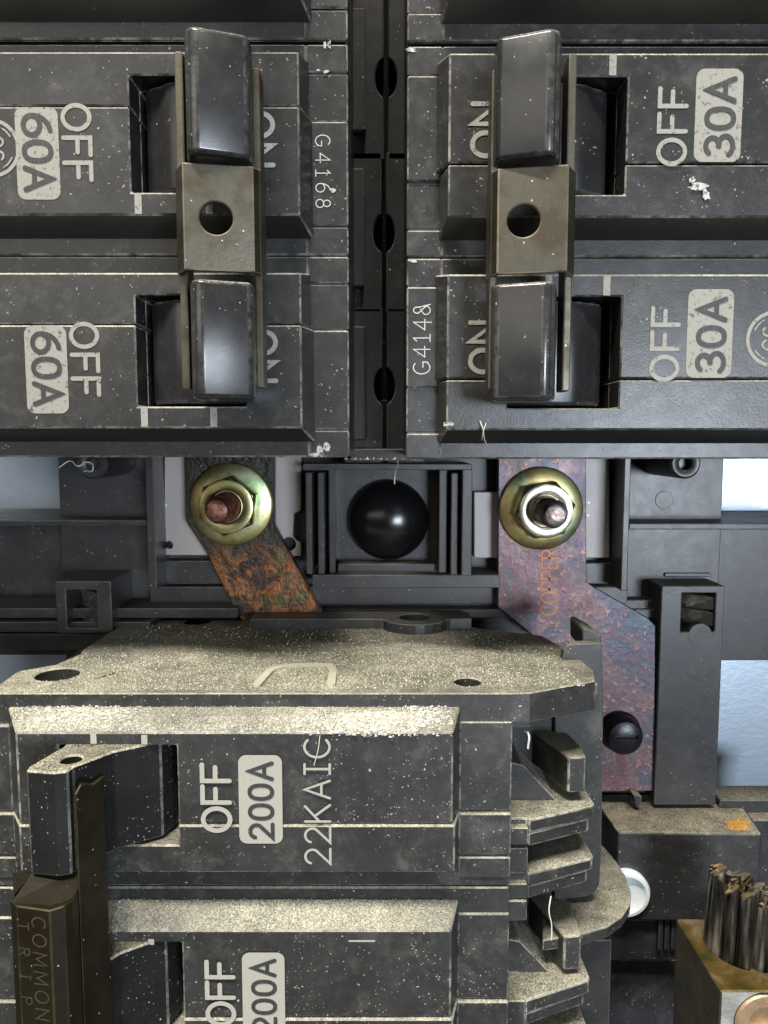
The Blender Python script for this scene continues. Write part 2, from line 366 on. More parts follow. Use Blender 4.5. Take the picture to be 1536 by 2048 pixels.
def obj(name, bm, mats, root=None, parent=None, bevel=0.012, smooth=False, angle=28, cut=None, segs=1):
    """one mesh object; root: the thing's Empty (mesh is stored relative to it); parent: the part it sits on"""
    if not isinstance(mats, (list, tuple)): mats = [mats]
    bmesh.ops.recalc_face_normals(bm, faces=bm.faces)
    if cut is not None:
        bmesh.ops.recalc_face_normals(cut, faces=cut.faces)
        ma = bpy.data.meshes.new("a"); bm.to_mesh(ma); mb = bpy.data.meshes.new("b"); cut.to_mesh(mb)
        oa = bpy.data.objects.new("a", ma); ob = bpy.data.objects.new("b", mb)
        C.objects.link(oa); C.objects.link(ob)
        md = oa.modifiers.new("x", 'BOOLEAN'); md.object = ob; md.operation = 'DIFFERENCE'; md.solver = 'EXACT'
        dg = bpy.context.evaluated_depsgraph_get(); dg.update()
        me = oa.evaluated_get(dg).to_mesh()
        bm.clear(); bm.from_mesh(me)
        oa.evaluated_get(dg).to_mesh_clear()
        for o, m_ in ((oa, ma), (ob, mb)):
            bpy.data.objects.remove(o); bpy.data.meshes.remove(m_)
        cut.free()
    if bevel:
        es = [e for e in bm.edges if len(e.link_faces) == 2 and e.calc_face_angle(0) > R(angle)]
        if es:
            bmesh.ops.bevel(bm, geom=es, offset=bevel, offset_type='OFFSET', segments=segs, profile=0.5, affect='EDGES', clamp_overlap=True, material=1 if len(mats) > 1 else -1)
    if root is not None:
        bmesh.ops.translate(bm, verts=bm.verts, vec=-Vector(root.location))
    me = bpy.data.meshes.new(name); bm.to_mesh(me); bm.free()
    for m_ in mats: me.materials.append(m_)
    if smooth:
        for p in me.polygons: p.use_smooth = True
        try: me.set_sharp_from_angle(angle=R(40))
        except Exception: pass
    o = bpy.data.objects.new(name, me); C.objects.link(o)
    if parent is not None: o.parent = parent
    elif root is not None: o.parent = root
    return o
def thing(name, label, cat, loc, group=None):
    o = bpy.data.objects.new(name, None); o.empty_display_size = 0.3; C.objects.link(o)
    o.location = loc; o['label'] = label; o['category'] = cat
    if group: o['group'] = group
    return o
def tag(o, label, cat, group=None):
    o['label'] = label; o['category'] = cat
    if group: o['group'] = group
    return o
NEW = bmesh.new

# ------------------------------------------------------------------ lettering
def arc(cx, cy, rx, ry, a0, a1, n=18, p=1.0):
    out = []
    for i in range(n + 1):
        t = R(a0 + (a1 - a0) * i / n); c, s_ = math.cos(t), math.sin(t)
        out.append((cx + rx * math.copysign(abs(c) ** p, c), cy + ry * math.copysign(abs(s_) ** p, s_)))
    return out
def ring(cx, cy, rx, ry, n=28, p=1.0): return arc(cx, cy, rx, ry, 90, 450, n, p)[:-1] + ['closed']
G = {
 'O': (0.86, [ring(0.43, 0.5, 0.43, 0.5)]),
 'F': (0.60, [[(0, 0), (0, 1), (0.62, 1)], [(0, 0.52), (0.52, 0.52)]]),
 'N': (0.74, [[(0, 0), (0, 1), (0.74, 0), (0.74, 1)]]),
 'A': (0.72, [[(0, 0), (0.36, 1), (0.72, 0)], [(0.14, 0.34), (0.58, 0.34)]]),
 '0': (0.62, [ring(0.31, 0.5, 0.31, 0.5, p=0.85)]),
 '6': (0.64, [ring(0.32, 0.31, 0.32, 0.31), arc(0.56, 0.34, 0.56, 0.66, 180, 97, 12)]),
 '3': (0.58, [arc(0.25, 0.75, 0.27, 0.25, 150, -90, 14), arc(0.25, 0.26, 0.33, 0.27, 88, -150, 16)]),
 '2': (0.60, [arc(0.3, 0.71, 0.29, 0.29, 165, -30, 14) + [(0, 0), (0.62, 0)]]),
 'K': (0.68, [[(0, 0), (0, 1)], [(0.64, 1), (0, 0.42)], [(0.22, 0.62), (0.68, 0)]]),
 'I': (0.40, [[(0, 0), (0.4, 0)], [(0.2, 0), (0.2, 1)], [(0, 1), (0.4, 1)]]),
 'C': (0.74, [arc(0.42, 0.5, 0.42, 0.5, 48, 312, 22)]),
 'G': (0.80, [arc(0.42, 0.5, 0.42, 0.5, 50, 318, 22), [(0.44, 0.42), (0.80, 0.42), (0.76, 0.12)]]),
 '4': (0.68, [[(0.5, 0), (0.5, 1), (0, 0.32), (0.70, 0.32)]]),
 '1': (0.46, [[(0.04, 0.8), (0.24, 1), (0.24, 0)], [(0, 0), (0.48, 0)]]),
 '8': (0.60, [ring(0.3, 0.76, 0.24, 0.24), ring(0.3, 0.27, 0.3, 0.27)]),
 '&': (0.66, [[(0.66, 0)] + arc(0.28, 0.78, 0.2, 0.22, -20, 200, 12) + [(0.5, 0.3)] + arc(0.27, 0.25, 0.27, 0.25, 20, -220, 14) + [(0.34, 0.58)]]),
 'M': (0.90, [[(0, 0), (0.06, 1), (0.45, 0.2), (0.84, 1), (0.9, 0)]]),
 'T': (0.66, [[(0, 1), (0.66, 1)], [(0.33, 1), (0.33, 0)]]),
 'R': (0.66, [[(0, 0), (0, 1), (0.36, 1)] + arc(0.36, 0.76, 0.26, 0.24, 90, -90, 10) + [(0, 0.52)], [(0.3, 0.52), (0.66, 0)]]),
 'P': (0.62, [[(0, 0), (0, 1), (0.36, 1)] + arc(0.36, 0.74, 0.26, 0.26, 90, -90, 10) + [(0, 0.48)]]),
 'E': (0.58, [[(0.58, 1), (0, 1), (0, 0), (0.58, 0)], [(0, 0.52), (0.48, 0.52)]]),
 ' ': (0.35, []),
}
def ribbon(bm, pts, h, put, lift, mat=0):
    closed = pts and pts[-1] == 'closed'
    if closed: pts = pts[:-1]
    P = [Vector(p) for p in pts]; n = len(P); L, Q = [], []
    for i in range(n):
        a = P[i - 1] if (i or closed) else None
        b = P[(i + 1) % n] if (i < n - 1 or closed) else None
        d0 = (P[i] - a).normalized() if a is not None else None
        d1 = (b - P[i]).normalized() if b is not None else None
        d0 = d0 or d1; d1 = d1 or d0
        m_ = Vector((-(d0.y + d1.y), d0.x + d1.x))
        m_ = m_.normalized() if m_.length > 1e-6 else Vector((-d0.y, d0.x))
        c = max(0.42, m_.dot(Vector((-d0.y, d0.x))))
        L.append(P[i] + m_ * h / c); Q.append(P[i] - m_ * h / c)
    vl = [bm.verts.new(put(p.x, p.y, lift)) for p in L]; vq = [bm.verts.new(put(p.x, p.y, lift)) for p in Q]
    fs = []
    for i in range(n if closed else n - 1):
        j = (i + 1) % n
        fs.append(bm.faces.new((vl[i], vl[j], vq[j], vq[i])))
    if not closed:
        for e, sgn in ((0, -1), (n - 1, 1)):
            d = (P[1] - P[0]).normalized() if e == 0 else (P[-1] - P[-2]).normalized()
            d = d * sgn; nrm = Vector((-d.y, d.x))
            A, B = (vl[e], vq[e]) if sgn > 0 else (vq[e], vl[e])
            mid = [bm.verts.new(put(*(P[e] + nrm * h * math.cos(t) + d * h * math.sin(t)), lift)) for t in [math.pi * q / 6 for q in range(1, 6)]]
            fs.append(bm.faces.new([A] + mid + [B]))
    for f in fs: f.material_index = mat
def lettering(bm, text, o, read, up, height, weight, Y, width=1.0, gap=0.22, lift=0.004, mat=0, length=None):
    """flat print on the plane at depth Y; o: start of base line (x,z); read, up: unit directions in x,z"""
    adv = [G[c][0] * width for c in text]
    tot = sum(adv) + gap * (len(text) - 1)
    if length: gap += (length / height - tot) / max(1, len(text) - 1)
    x0 = 0.0; q = 0
    for c, a in zip(text, adv):
        for st in G[c][1]:
            def put(u, v, l, x0=x0):
                s_, t = (x0 + u) * height, v * height
                return (o[0] + read[0] * s_ + up[0] * t, Y - l, o[1] + read[1] * s_ + up[1] * t)
            st2 = [p if p == 'closed' else (p[0] * width, p[1]) for p in st]
            ribbon(bm, st2, weight / 2 / height, put, lift + 0.0006 * q, mat); q = (q + 1) % 4
        x0 += a + gap
    for f in bm.faces: f.normal_update()
def roundrect(x0, x1, z0, z1, r, n=6):
    pts = []
    for cx, cz, a0 in ((x1 - r, z1 - r, 0), (x0 + r, z1 - r, 90), (x0 + r, z0 + r, 180), (x1 - r, z0 + r, 270)):
        pts += [(cx + r * math.cos(R(a0 + 90 * i / n)), cz + r * math.sin(R(a0 + 90 * i / n))) for i in range(n + 1)]
    return pts
def flat(bm, poly, Y, mat=0):
    f = bm.faces.new([bm.verts.new((x, Y, z)) for x, z in poly]); f.material_index = mat; f.normal_update()
    if f.normal.y > 0: f.normal_flip()
def sheet(name, bm, mats, root, parent):
    """flat print: no bevel"""
    for f in bm.faces:
        f.normal_update()
        if f.normal.y > 0: f.normal_flip()
    if root is not None: bmesh.ops.translate(bm, verts=bm.verts, vec=-Vector(root.location))
    me = bpy.data.meshes.new(name); bm.to_mesh(me); bm.free()
    for m_ in (mats if isinstance(mats, (list, tuple)) else [mats]): me.materials.append(m_)
    o = bpy.data.objects.new(name, me); C.objects.link(o); o.parent = parent
    return o

# ------------------------------------------------------------------ two-pole branch breakers
XC, ZM, PITCH_P = -0.0475, 2.152, 2.40
YF, YS = 9.0, 9.4
def branch_breaker(side, zm, label, rating, code=None, detail=True, logo=True):
    s = 1 if side == 'left' else -1
    root = thing('circuit_breaker', label, 'circuit breaker', (XC - s * 3.0, 12.3, zm), 'two-pole circuit breakers in the upper rows')
    off = 0.04
    def T(a, b, zc): return (XC - s * a, zc + s * b)
    dA, dT, dS, dF = (0.0, 0.0, -0.03, 0.0) if s > 0 else (-0.125, -0.075, -0.085, -0.13)
    for pi_, pb in enumerate((PITCH_P / 2, -PITCH_P / 2)):        # pole nearer the row's local top first
        zc = zm + s * pb
        P = lambda pts, o_=off: [T(a, b, zc + o_) for a, b in pts]
        bs, g = 0.30, 0.008
        SEG = {1: [(1.19, 0.885, 9.405, 0.86), (0.875, 0.335, 9.425, 0.9)], -1: [(0.325, -0.855, 9.385, 0.9), (-0.865, -1.19, 9.405, 0.86)]}
        halves = []
        for h in (1, -1):
            bm = NEW()
            top, ctop, btop = h * 0.88, h * (0.955 if h * s > 0 else 1.05), h * 1.193
            e = bs + h * g
            ain, cin = 0.907 + dF, (0.83 if h > 0 else 0.785) + dF
            yf = YF + (0.014 if h > 0 else 0.0)
            nz_, nx0, nx1 = h * 0.635, 2.81 + dA * 0.3, 1.55 + dA * 0.6
            front = [(ain, e), (ain, top), (8, top), (8, e), (nx0, e), (nx0, nz_), (nx1, nz_), (nx1, e)]
            back = [(cin, e), (cin, ctop), (8, ctop), (8, e), (nx0, e), (nx0, nz_), (nx1, nz_), (nx1, e)]
            prism_xz(bm, P(front), yf, YS + 0.012, P(back))
            q = 0.004
            body = [(0.415 + dS, e), (0.415 + dS, btop - off * s), (8.2, btop - off * s), (8.2, e), (nx0 + q, e), (nx0 + q, nz_ + h * q), (nx1 - q, nz_ + h * q), (nx1 - q, e)]
            prism_xz(bm, P(body), YS + 0.03, 10.5)
            prism_xz(bm, P([(0.43 + dS, e), (0.43 + dS, btop - off * s), (8.2, btop - off * s), (8.2, e)]), 10.5, 12.3)
            for b0, b1, y, aout in SEG[h]:
                prism_xz(bm, P([(0.405 + dS, b0), (aout + dF, b0), (aout + dF, b1), (0.405 + dS, b1)], 0.0), y, YS + 0.06)
            # plain shoulder strip along the row edge
            prism_xz(bm, P([(0.86 + dF, btop - off * s - h * 0.004), (8.2, btop - off * s - h * 0.004), (8.2, h * 0.9), (0.86 + dF, h * 0.9)]), YS, YS + 0.05)
            halves.append(obj('housing_half', bm, [M['shell'], M['shell_edge']], root, bevel=0.019))
        # toggle: round drum in the slot, lever leaning to ON
        bm = NEW()
        drum = [(1.45, 9.9), (2.70, 9.9), (2.74, 9.5), (2.725, 9.38), (2.68, 9.28), (2.61, 9.22), (2.52, 9.18)] + [(a, 10.95 - math.sqrt(1.9 ** 2 - (a - 2.0) ** 2)) for a in ( 2.4, 2.3, 2.2, 2.1, 2.0, 1.85, 1.7, 1.55)] + [(1.45, 9.2)]
        dz0, dz1 = zc + off - 0.60, zc + off + 0.60
        prism_xy(bm, [(XC - s * (a + dA * 0.6), y) for a, y in drum], dz0, dz1)
        lever = [(1.80, 7.87), (1.31, 8.05), (1.30, 8.25), (1.62, 9.7), (2.12, 9.7), (1.985, 8.25), (1.90, 7.92)]
        prism_xy(bm, [(XC - s * (a + dA), y) for a, y in lever], dz0 + 0.01, dz1 - 0.01)
        obj('toggle', bm, [M['toggle'], M['toggle_edge']], root, bevel=0.045, smooth=True, segs=3)
        bm = NEW()
        prism_xz(bm, P([(1.5, -0.7), (2.9, -0.7), (2.9, 0.7), (1.5, 0.7)]), 10.3, 10.48)
        obj('slot_floor', bm, M['slot'], root, bevel=0)
        if not detail: continue
        up_half, low_half = halves
        rd = (0, -s); up = (s, 0)
        face = YF - 0.004
        # OFF and ON
        q_off, q_on, q_l0, q_l1, q_tick, q_logo = (3.55, 1.49, 4.09, 3.605, 0.0, 4.36) if s > 0 else (3.43, 1.33, 4.055, 3.53, -0.14, 4.53)
        bm = NEW(); o = T(q_off, 0.305, zc + off); lettering(bm, 'OFF', o, rd, up, 0.30, 0.049, face, length=0.80)
        sheet('off_lettering', bm, M['print'], root, low_half)
        bm = NEW(); o = T(q_on, 0.22, zc + off); lettering(bm, 'ON', o, rd, up, 0.29, 0.054, face, length=0.56)
        sheet('on_lettering', bm, M['print'], root, low_half)
        # rating on a pale field
        bm = NEW()
        x0, z0 = T(q_l0, -0.715, zc + off); x1, z1 = T(q_l1, 0.285, zc + off)
        flat(bm, roundrect(min(x0, x1), max(x0, x1), min(z0, z1), max(z0, z1), 0.095), face - 0.002, 0)
        o = T(q_l0 - 0.095, 0.195, zc + off); lettering(bm, rating, o, rd, up, 0.30, 0.056, face - 0.004, length=0.80, width=1.08, mat=1)
        sheet('rating_label', bm, [M['print'], M['digit']], root, low_half)
        # position marks
        for a in (2.735 + q_tick, 1.93):
            bm = NEW(); flat(bm, P([(a + 0.04, -0.87), (a - 0.04, -0.87), (a - 0.04, -0.645), (a + 0.04, -0.645)]), face, 0)
            sheet('position_mark', bm, M['print'], root, low_half)
        if pi_ == 0 and logo:
            bm = NEW(); c0 = T(q_logo, -0.155, zc + off)
            def put(u, v, l): return (c0[0] + rd[0] * u + up[0] * v, face - l, c0[1] + rd[1] * u + up[1] * v)
            ribbon(bm, ring(0, 0, 0.30, 0.30, 40), 0.020, put, 0.004)
            for t in (45, 135, 225, 315): ribbon(bm, arc(0, 0, 0.245, 0.245, t - 14, t + 20, 8), 0.009, put, 0.004)
            # script monogram
            ribbon(bm, arc(-0.065, 0.055, 0.055, 0.075, 30, 330, 16) + [(0.0, 0.01), (-0.02, -0.10)] + arc(-0.075, -0.10, 0.055, 0.05, 0, -150, 8), 0.012, put, 0.0046)
            ribbon(bm, arc(0.085, 0.075, 0.05, 0.055, 40, 260, 12) + arc(0.085, -0.045, 0.065, 0.065, 100, 320, 14) + [(0.17, -0.02)], 0.012, put, 0.0052)
            ribbon(bm, [(-0.16, -0.02), (-0.11, -0.03), (0.0, 0.01), (0.05, 0.03)], 0.010, put, 0.0058)
            sheet('logo', bm, M['print'], root, low_half)
        if code and code[0] == pi_:
            bm = NEW(); o = T(0.755 if s > 0 else 0.60, 0.17, zc); lettering(bm, code[1], o, rd, up, 0.17 if s > 0 else 0.2, 0.011, 9.385 - 0.002, length=0.82, width=0.9)
            sheet('code_lettering', bm, M['etch'], root, low_half)
    # steel tie clipped over both levers
    bm = NEW(); zt = zm + off
    prof_leg = [((2.02, 2.10), -1.68, 1.74), ((1.235, 1.305), -1.66, 1.58)]
    for (a0, a1), b0, b1 in prof_leg:
        box(bm, *sorted((XC - s * (a0 + dT), XC - s * (a1 + dT))), 8.28, 8.58, *sorted((zt + b0, zt + b1)))
    th = 0.07
    outer = [(2.105, 8.6), (2.105, 8.22), (1.97, 7.98), (1.285, 8.10), (1.23, 8.2), (1.23, 8.6)]
    inner = [(2.03, 8.6), (2.03, 8.25), (1.935, 8.06), (1.33, 8.165), (1.30, 8.22), (1.30, 8.6)]
    prism_xy(bm, [(XC - s * (a + dT), y) for a, y in outer + inner[::-1]], zt - 0.50, zt + 0.545)
    cut = NEW(); lathe(cut, [(0.165, -0.4), (0.165, 0.3)], (XC - s * (1.655 + dA * 1.5), 8.1, zt + 0.02), 'Y', 36)
    obj('handle_tie', bm, [M['tie'], M['tie_edge']], root, bevel=0.012, cut=cut)
    return root

def fleck(root, px, py, w_, h_, Y, n=11):
    bm = NEW(); cx, cz = W(px, py, Y); k_ = Y / F_PX
    pts = []
    for i in range(n):
        t = 2 * math.pi * i / n; q = random.uniform(0.45, 1.0)
        pts.append((cx + w_ / 2 * k_ * math.cos(t) * q, cz + h_ / 2 * k_ * math.sin(t) * q))
    flat(bm, pts, Y)
    sheet('paint_fleck', bm, M['fleck'], root, root)
bl = branch_breaker('left', ZM + 0.006, 'black two-pole breaker marked 60A twice, left of the centre gap with steel tie', '60A', (0, 'G4168'))
br = branch_breaker('right', ZM - 0.014, 'black two-pole breaker marked 30A twice, right of the centre gap with steel tie', '30A', (0, 'G414&'))
branch_breaker('left', ZM + 4.84 , 'black breaker edge cut off by the picture top, above the 60A breaker', '60A', None, False)
branch_breaker('right', ZM + 4.82, 'black breaker edge cut off by the picture top, above the 30A breaker', '30A', None, False)

for px, py, w_, h_, Y in ((650, 90, 9, 22, 9.4), (659, 88, 9, 20, 9.4), (666, 380, 14, 14, 9.38), (640, 901, 22, 34, 9.4), (654, 895, 22, 24, 9.4), (628, 910, 26, 10, 9.4), (652, 143, 14, 8, 9.4), (636, 140, 10, 6, 9.4)):
    fleck(bl, px, py, w_, h_, Y - 0.004)
for px, py, w_, h_, Y in ((822, 100, 26, 9, 9.4), (826, 522, 26, 9, 9.4), (1396, 372, 46, 18, 8.994), (1384, 360, 22, 20, 8.994), (1412, 390, 24, 30, 8.994), (895, 847, 26, 16, 8.995)):
    fleck(br, px, py, w_, h_, Y - 0.004)

# ------------------------------------------------------------------ main breaker
YM, YMS = 8.5, 8.83
ZT = Zat(1387, YMS)                                    # its dusty top
DZ = Zat(1862, YM) - Zat(1465, YM)                     # pole pitch, downward
main = thing('main_breaker', 'large dust covered 200A main breaker filling the lower left', 'main breaker', (-1.4, 12.3, ZT + 3 * DZ))
XL, XR = Xat(36, 1600, YM), Xat(905, 1600, YM)
XLS, XRS = Xat(-60, 1600, YMS), Xat(1022, 1600, YMS)
MM = [M['main'], M['main_edge']]
def zz(py, Y): return Zat(py, Y)
for p in range(2):
    d = p * DZ
    zf_t, zf_b = zz(1466, YM) + d, zz(1745, YM) + d
    zs = zz(1650, YM) + d                                    # step between the two halves
    ztop = ZT + d - (0.0 if p == 0 else 0.012); zbot = ZT + d + DZ
    zsl0, zsl1 = zz(1690, YM) + d, zz(1492, YM) + d
    xs0, xs1 = Xat(120, 1600, YM), Xat(355, 1600, YM)
    hv = []
    for h in (1, -1):
        bm = NEW()
        e = zs + h * 0.005
        zt_ = zf_t if h > 0 else zf_b
        ct = (zz(1412, YMS) + d) if h > 0 else zf_b - 0.05
        n_ = zsl1 if h > 0 else zsl0
        yf = YM + (0.02 if h > 0 else 0)
        cxr = Xat(919, 1600, YMS); cxl = Xat(24, 1600, YMS)
        xr = XR + (0.0 if h > 0 else 0.03)
        front = [(xr, e), (xr, zt_), (XL, zt_), (XL, e), (xs0, e), (xs0, n_), (xs1, n_), (xs1, e)]
        back = [(cxr, e), (cxr, ct), (cxl, ct), (cxl, e), (xs0, e), (xs0, n_), (xs1, n_), (xs1, e)]
        prism_xz(bm, front, yf, YMS + 0.012, back)
        q = 0.004; zo = (ztop if p else ZT - 0.363) if h > 0 else zbot + 0.006
        body = [(XRS - 0.004, e), (XRS - 0.004, zo), (XLS, zo), (XLS, e), (xs0 - q, e), (xs0 - q, n_ + h * q), (xs1 + q, n_ + h * q), (xs1 + q, e)]
        prism_xz(bm, body, YMS + (0.01 if h > 0 else 0.005), 9.7)
        prism_xz(bm, [(XRS - 0.02, e), (XRS - 0.02, zo), (XLS, zo), (XLS, e)] if p else [(XRS - 0.02, e), (XRS - 0.02, zo - 0.05), (XLS, zo - 0.05), (XLS, e)], 9.7, 12.2)
        # end column of shallow stepped pads
        segs = ([(1443, 1622, 8.815)] if h > 0 else [(1627, 1710, 8.79), (1714, 1757, 8.805)])
        for a, b, y in segs:
            box(bm, Xat(918, 1600, y), XRS + 0.002, y, YMS + 0.06, zz(b, y) + d, zz(a, y) + d)
            box(bm, XLS, Xat(28 if h < 0 else 26, 1600, y), y, YMS + 0.06, zz(b, y) + d, zz(a, y) + d - (0.05 if h > 0 else 0))
        hv.append(obj('housing_half', bm, MM, main, bevel=0.02))
    up_h, lo_h = hv
    bm = NEW(); box(bm, xs0 - 0.1, xs1 + 0.1, 9.5, 9.68, zsl0 - 0.1, zsl1 + 0.1); obj('slot_floor', bm, M['slot'], main, bevel=0)
    # toggle thrown to the left, its flat top under dust
    bm = NEW()
    zt1, zt0 = zz(1494, 8.45) + d, zz(1688, 8.45) + d
    X = lambda px, Y: Xat(px, 1600, Y)
    prof = [(X(57, 7.85), 7.83), (X(110, 7.78), 7.78), (X(138, 7.82), 7.82), (X(146, 7.9), 7.93), (X(222, 8.2), 8.33), (X(318, 8.5), 8.62), (X(345, 8.7), 8.9), (X(345, 9.4), 9.4), (X(140, 9.4), 9.4), (X(135, 8.5), 8.5), (X(62, 7.95), 7.93)]
    prism_xy(bm, prof, zt0 - 0.0, zt1)
    cut = NEW(); lathe(cut, [(0.115, -0.12), (0.115, 0.3)], (X(140, 8.05), 8.12, zt1), 'Z', 24)
    obj('toggle', bm, [M['mtoggle'], M['mtoggle_edge']], main, bevel=0.02, cut=cut)
    # print: reads upward
    rd, up = (0, 1), (-1, 0)
    def at(px, py, Y): return (Xat(px, 1620, Y), zz(py, Y) + d)
    fy = YM - 0.005
    H_ = lambda px0, px1: Xat(px1, 1620, fy) - Xat(px0, 1620, fy)
    V_ = lambda py0, py1: zz(py0, fy) - zz(py1, fy)
    bm = NEW(); lettering(bm, 'OFF', at(460, 1661, fy), rd, up, H_(404, 458), 0.054, fy, length=V_(1529, 1660))
    sheet('off_lettering', bm, M['print_main'], main, lo_h)
    bm = NEW(); x0, z0 = at(478, 1687, fy); x1, z1 = at(565, 1510, fy)
    flat(bm, roundrect(x0, x1, z0, z1, 0.09), fy - 0.002, 0)
    lettering(bm, '200A', at(545, 1675, fy), rd, up, H_(500, 545), 0.047, fy - 0.004, length=V_(1524, 1673), mat=1)
    sheet('rating_label', bm, [M['print_main'], M['digit']], main, lo_h)
    if p == 0:
        bm = NEW(); lettering(bm, '22KAIC', at(660, 1727, fy), rd, up, H_(610, 660), 0.029, fy, length=V_(1478, 1727))
        sheet('interrupt_lettering', bm, M['print_main'], main, lo_h)
    for a, t0, t1 in ([(191, 1456, 1489), (292, 1459, 1490)] if p == 0 else [(293, 1472, 1496)]):
        x0, z0 = at(a - 6, t1, fy); x1, z1 = at(a + 6, t0 + 12, fy); bm = NEW(); flat(bm, [(x0, z0), (x1, z0), (x1, z1), (x0, z1)], fy + 0.018, 0); sheet('position_mark', bm, M['print_main'], main, up_h)
    if p:
        bm = NEW(); x0, z0 = at(696, 1490, fy); x1, z1 = at(750, 1486, fy); flat(bm, [(x0, z0), (x1, z0), (x1, z1), (x0, z1)], fy + 0.018, 0)
        sheet('position_mark', bm, M['print_main'], main, up_h)

# top plate with its tapered back, holes and an embossed loop
plan = [onZ(px, py, ZT) for px, py in ((-70, 1387), (1022, 1387), (1060, 1386), (1190, 1362), (1186, 1340), (1145, 1306), (1085, 1272), (905, 1250), (505, 1241), (258, 1240), (165, 1300), (160, 1308), (110, 1330), (35, 1343), (0, 1368), (-70, 1372))]
bm = NEW(); prism_xy(bm, plan, ZT - 0.36, ZT + 0.003)
cut = NEW()
for px, py, r, dp in ((115, 1349, 0.27, 0.28), (395, 1243, 0.22, 0.1), (935, 1364, 0.17, 0.4)):
    x, y = onZ(px, py, ZT); lathe(cut, [(r, -dp), (r, 0.2)], (x, y, ZT), 'Z', 28)
x, y = onZ(205, 1356, ZT); prism_xy(cut, [(x - 0.11, y + 0.02), (x + 0.10, y - 0.10), (x + 0.08, y + 0.28)], ZT - 0.04, ZT + 0.2)
top = obj('top_plate', bm, MM, main, bevel=0.014, cut=cut)
bm = NEW()
cx, cy = onZ(590, 1372, ZT)
pts = [(cx - 0.46, cy - 0.02), (cx - 0.40, cy + 0.45)] + [(cx - 0.40 + 0.42 * 1 - 0.42 * math.cos(R(t)), cy + 0.45 + 0.35 * math.sin(R(t))) for t in range(10, 91, 10)] + [(cx + 0.36, cy + 0.78), (cx + 0.43, cy + 0.5), (cx + 0.44, cy - 0.02)]
ribbon(bm, pts, 0.05, lambda u, v, l: (u, v, ZT + 0.003 + l), 0.032)
ret = bmesh.ops.extrude_face_region(bm, geom=bm.faces[:]); bmesh.ops.translate(bm, verts=[v for v in ret['geom'] if isinstance(v, bmesh.types.BMVert)], vec=(0, 0, -0.04))
obj('embossed_loop', bm, M['rim'], main, parent=top, bevel=0)
# back lip with an eyelet
zl = ZT + 0.16
xe, ye = onZ(829, 1233, zl); xa = onZ(505, 1230, zl)[0]; yk = onZ(700, 1222, zl)[1]; yfr = onZ(700, 1238, zl)[1]; xb = onZ(885, 1230, zl)[0]
xc_, yc_ = onZ(945, 1240, zl)
lip = [(xa, yk), (xa, yfr), (xe - 0.64, yfr)] + [(xe + 0.52 * math.cos(R(t)), yfr + 0.1 + 0.48 * math.sin(R(t))) for t in range(195, 346, 15)] + [(xb + 0.1, yfr), (xc_, yfr + 0.05), (xc_, yfr + 0.5), (xb, yk)]
bm = NEW(); prism_xy(bm, lip, ZT - 0.2, zl)
cut = NEW(); lathe(cut, [(0.25, -0.2), (0.25, 0.3)], (xe, yfr + 0.14, zl), 'Z', 28)
obj('back_lip', bm, [M['base'], M['base_edge']], main, bevel=0.012, cut=cut)

# vented terminal end on the right: shelves, pads, vanes
XA, XB = Xat(1057, 1650, 9.0), Xat(1190, 1650, 9.36)
def shelf(py0, py1, mid=None, depth=1.5, lip=True):
    z1, z0 = zz(py0, 8.98), zz(py1, 8.98)
    bm = NEW()
    pl = lambda o: [(XRS - 0.25, 8.98 + 0.06 + o), (XA - 0.01, 8.98 + 0.05 + o), (XA, 8.98 + o), (XB - 0.03, 9.34 + o), (XB, 9.40 + o), (XB - 0.04, 9.37 + depth), (XRS - 0.25, 9.37 + depth)]
    if mid:
        zm_ = zz(mid, 8.98)
        prism_xy(bm, pl(0.0), zm_ + 0.004, z1)
        obj('vent_shelf', bm, MM, main, bevel=0.024, segs=2); bm = NEW()
        prism_xy(bm, [(x - (0.06 if x > XA + 0.2 else 0), y) for x, y in pl(0.02)], z0, zm_ - 0.004)
    else: prism_xy(bm, pl(0), z0, z1)
    obj('shelf_lip', bm, MM, main, bevel=0.024, segs=2)
shelf(1389, 1441)
shelf(1640, 1695, 1667)
shelf(1748, 1800, 1773)
shelf(2001, 2054, 2029)
shelf(2110, 2165, 2138)
for a, b, y in ((1392, 1412, 8.93), (1414, 1455, 8.92), (1656, 1690, 8.93), (1697, 1744, 8.99), (1768, 1798, 8.94), (1802, 1842, 8.92), (2002, 2060, 8.96)):
    bm = NEW(); box(bm, XRS - 0.05, Xat(1057, 1650, y), y, 9.6, zz(b, y), zz(a, y))
    obj('end_pad', bm, MM, main, bevel=0.012)                # small pads between pole end and shelves
for dd in (0, 1):                                       # curved vane under each opening
    bm = NEW(); o_ = dd * DZ
    zv = zz(1514, 9.4)
    pts = [onZ(px, py, zv) for px, py in ((1137, 1515), (1172, 1513), (1160, 1490), (1140, 1470), (1110, 1451), (1070, 1449), (1060, 1457))]
    prism_xy(bm, pts, zz(1585, 9.4) + o_, zv + o_)
    obj('terminal_vane', bm, MM, main, bevel=0.024, segs=2)
    bm = NEW(); box(bm, XRS - 0.2, XB - 0.1, 10.3, 10.5, zz(1640, 8.98) + o_, zz(1441, 8.98) + o_)
    obj('terminal_well', bm, M['slot'], main, bevel=0)
    bm = NEW()                                          # sloping floor in the opening
    prism_xz(bm, [(lambda w_: (w_[0], w_[1] + o_))(W(x, y, 9.5)) for x, y in ((1020, 1525), (1046, 1530), (1112, 1600), (1112, 1625), (1020, 1625))], 9.5, 10.2)
    obj('well_ramp', bm, MM, main, bevel=0.012)
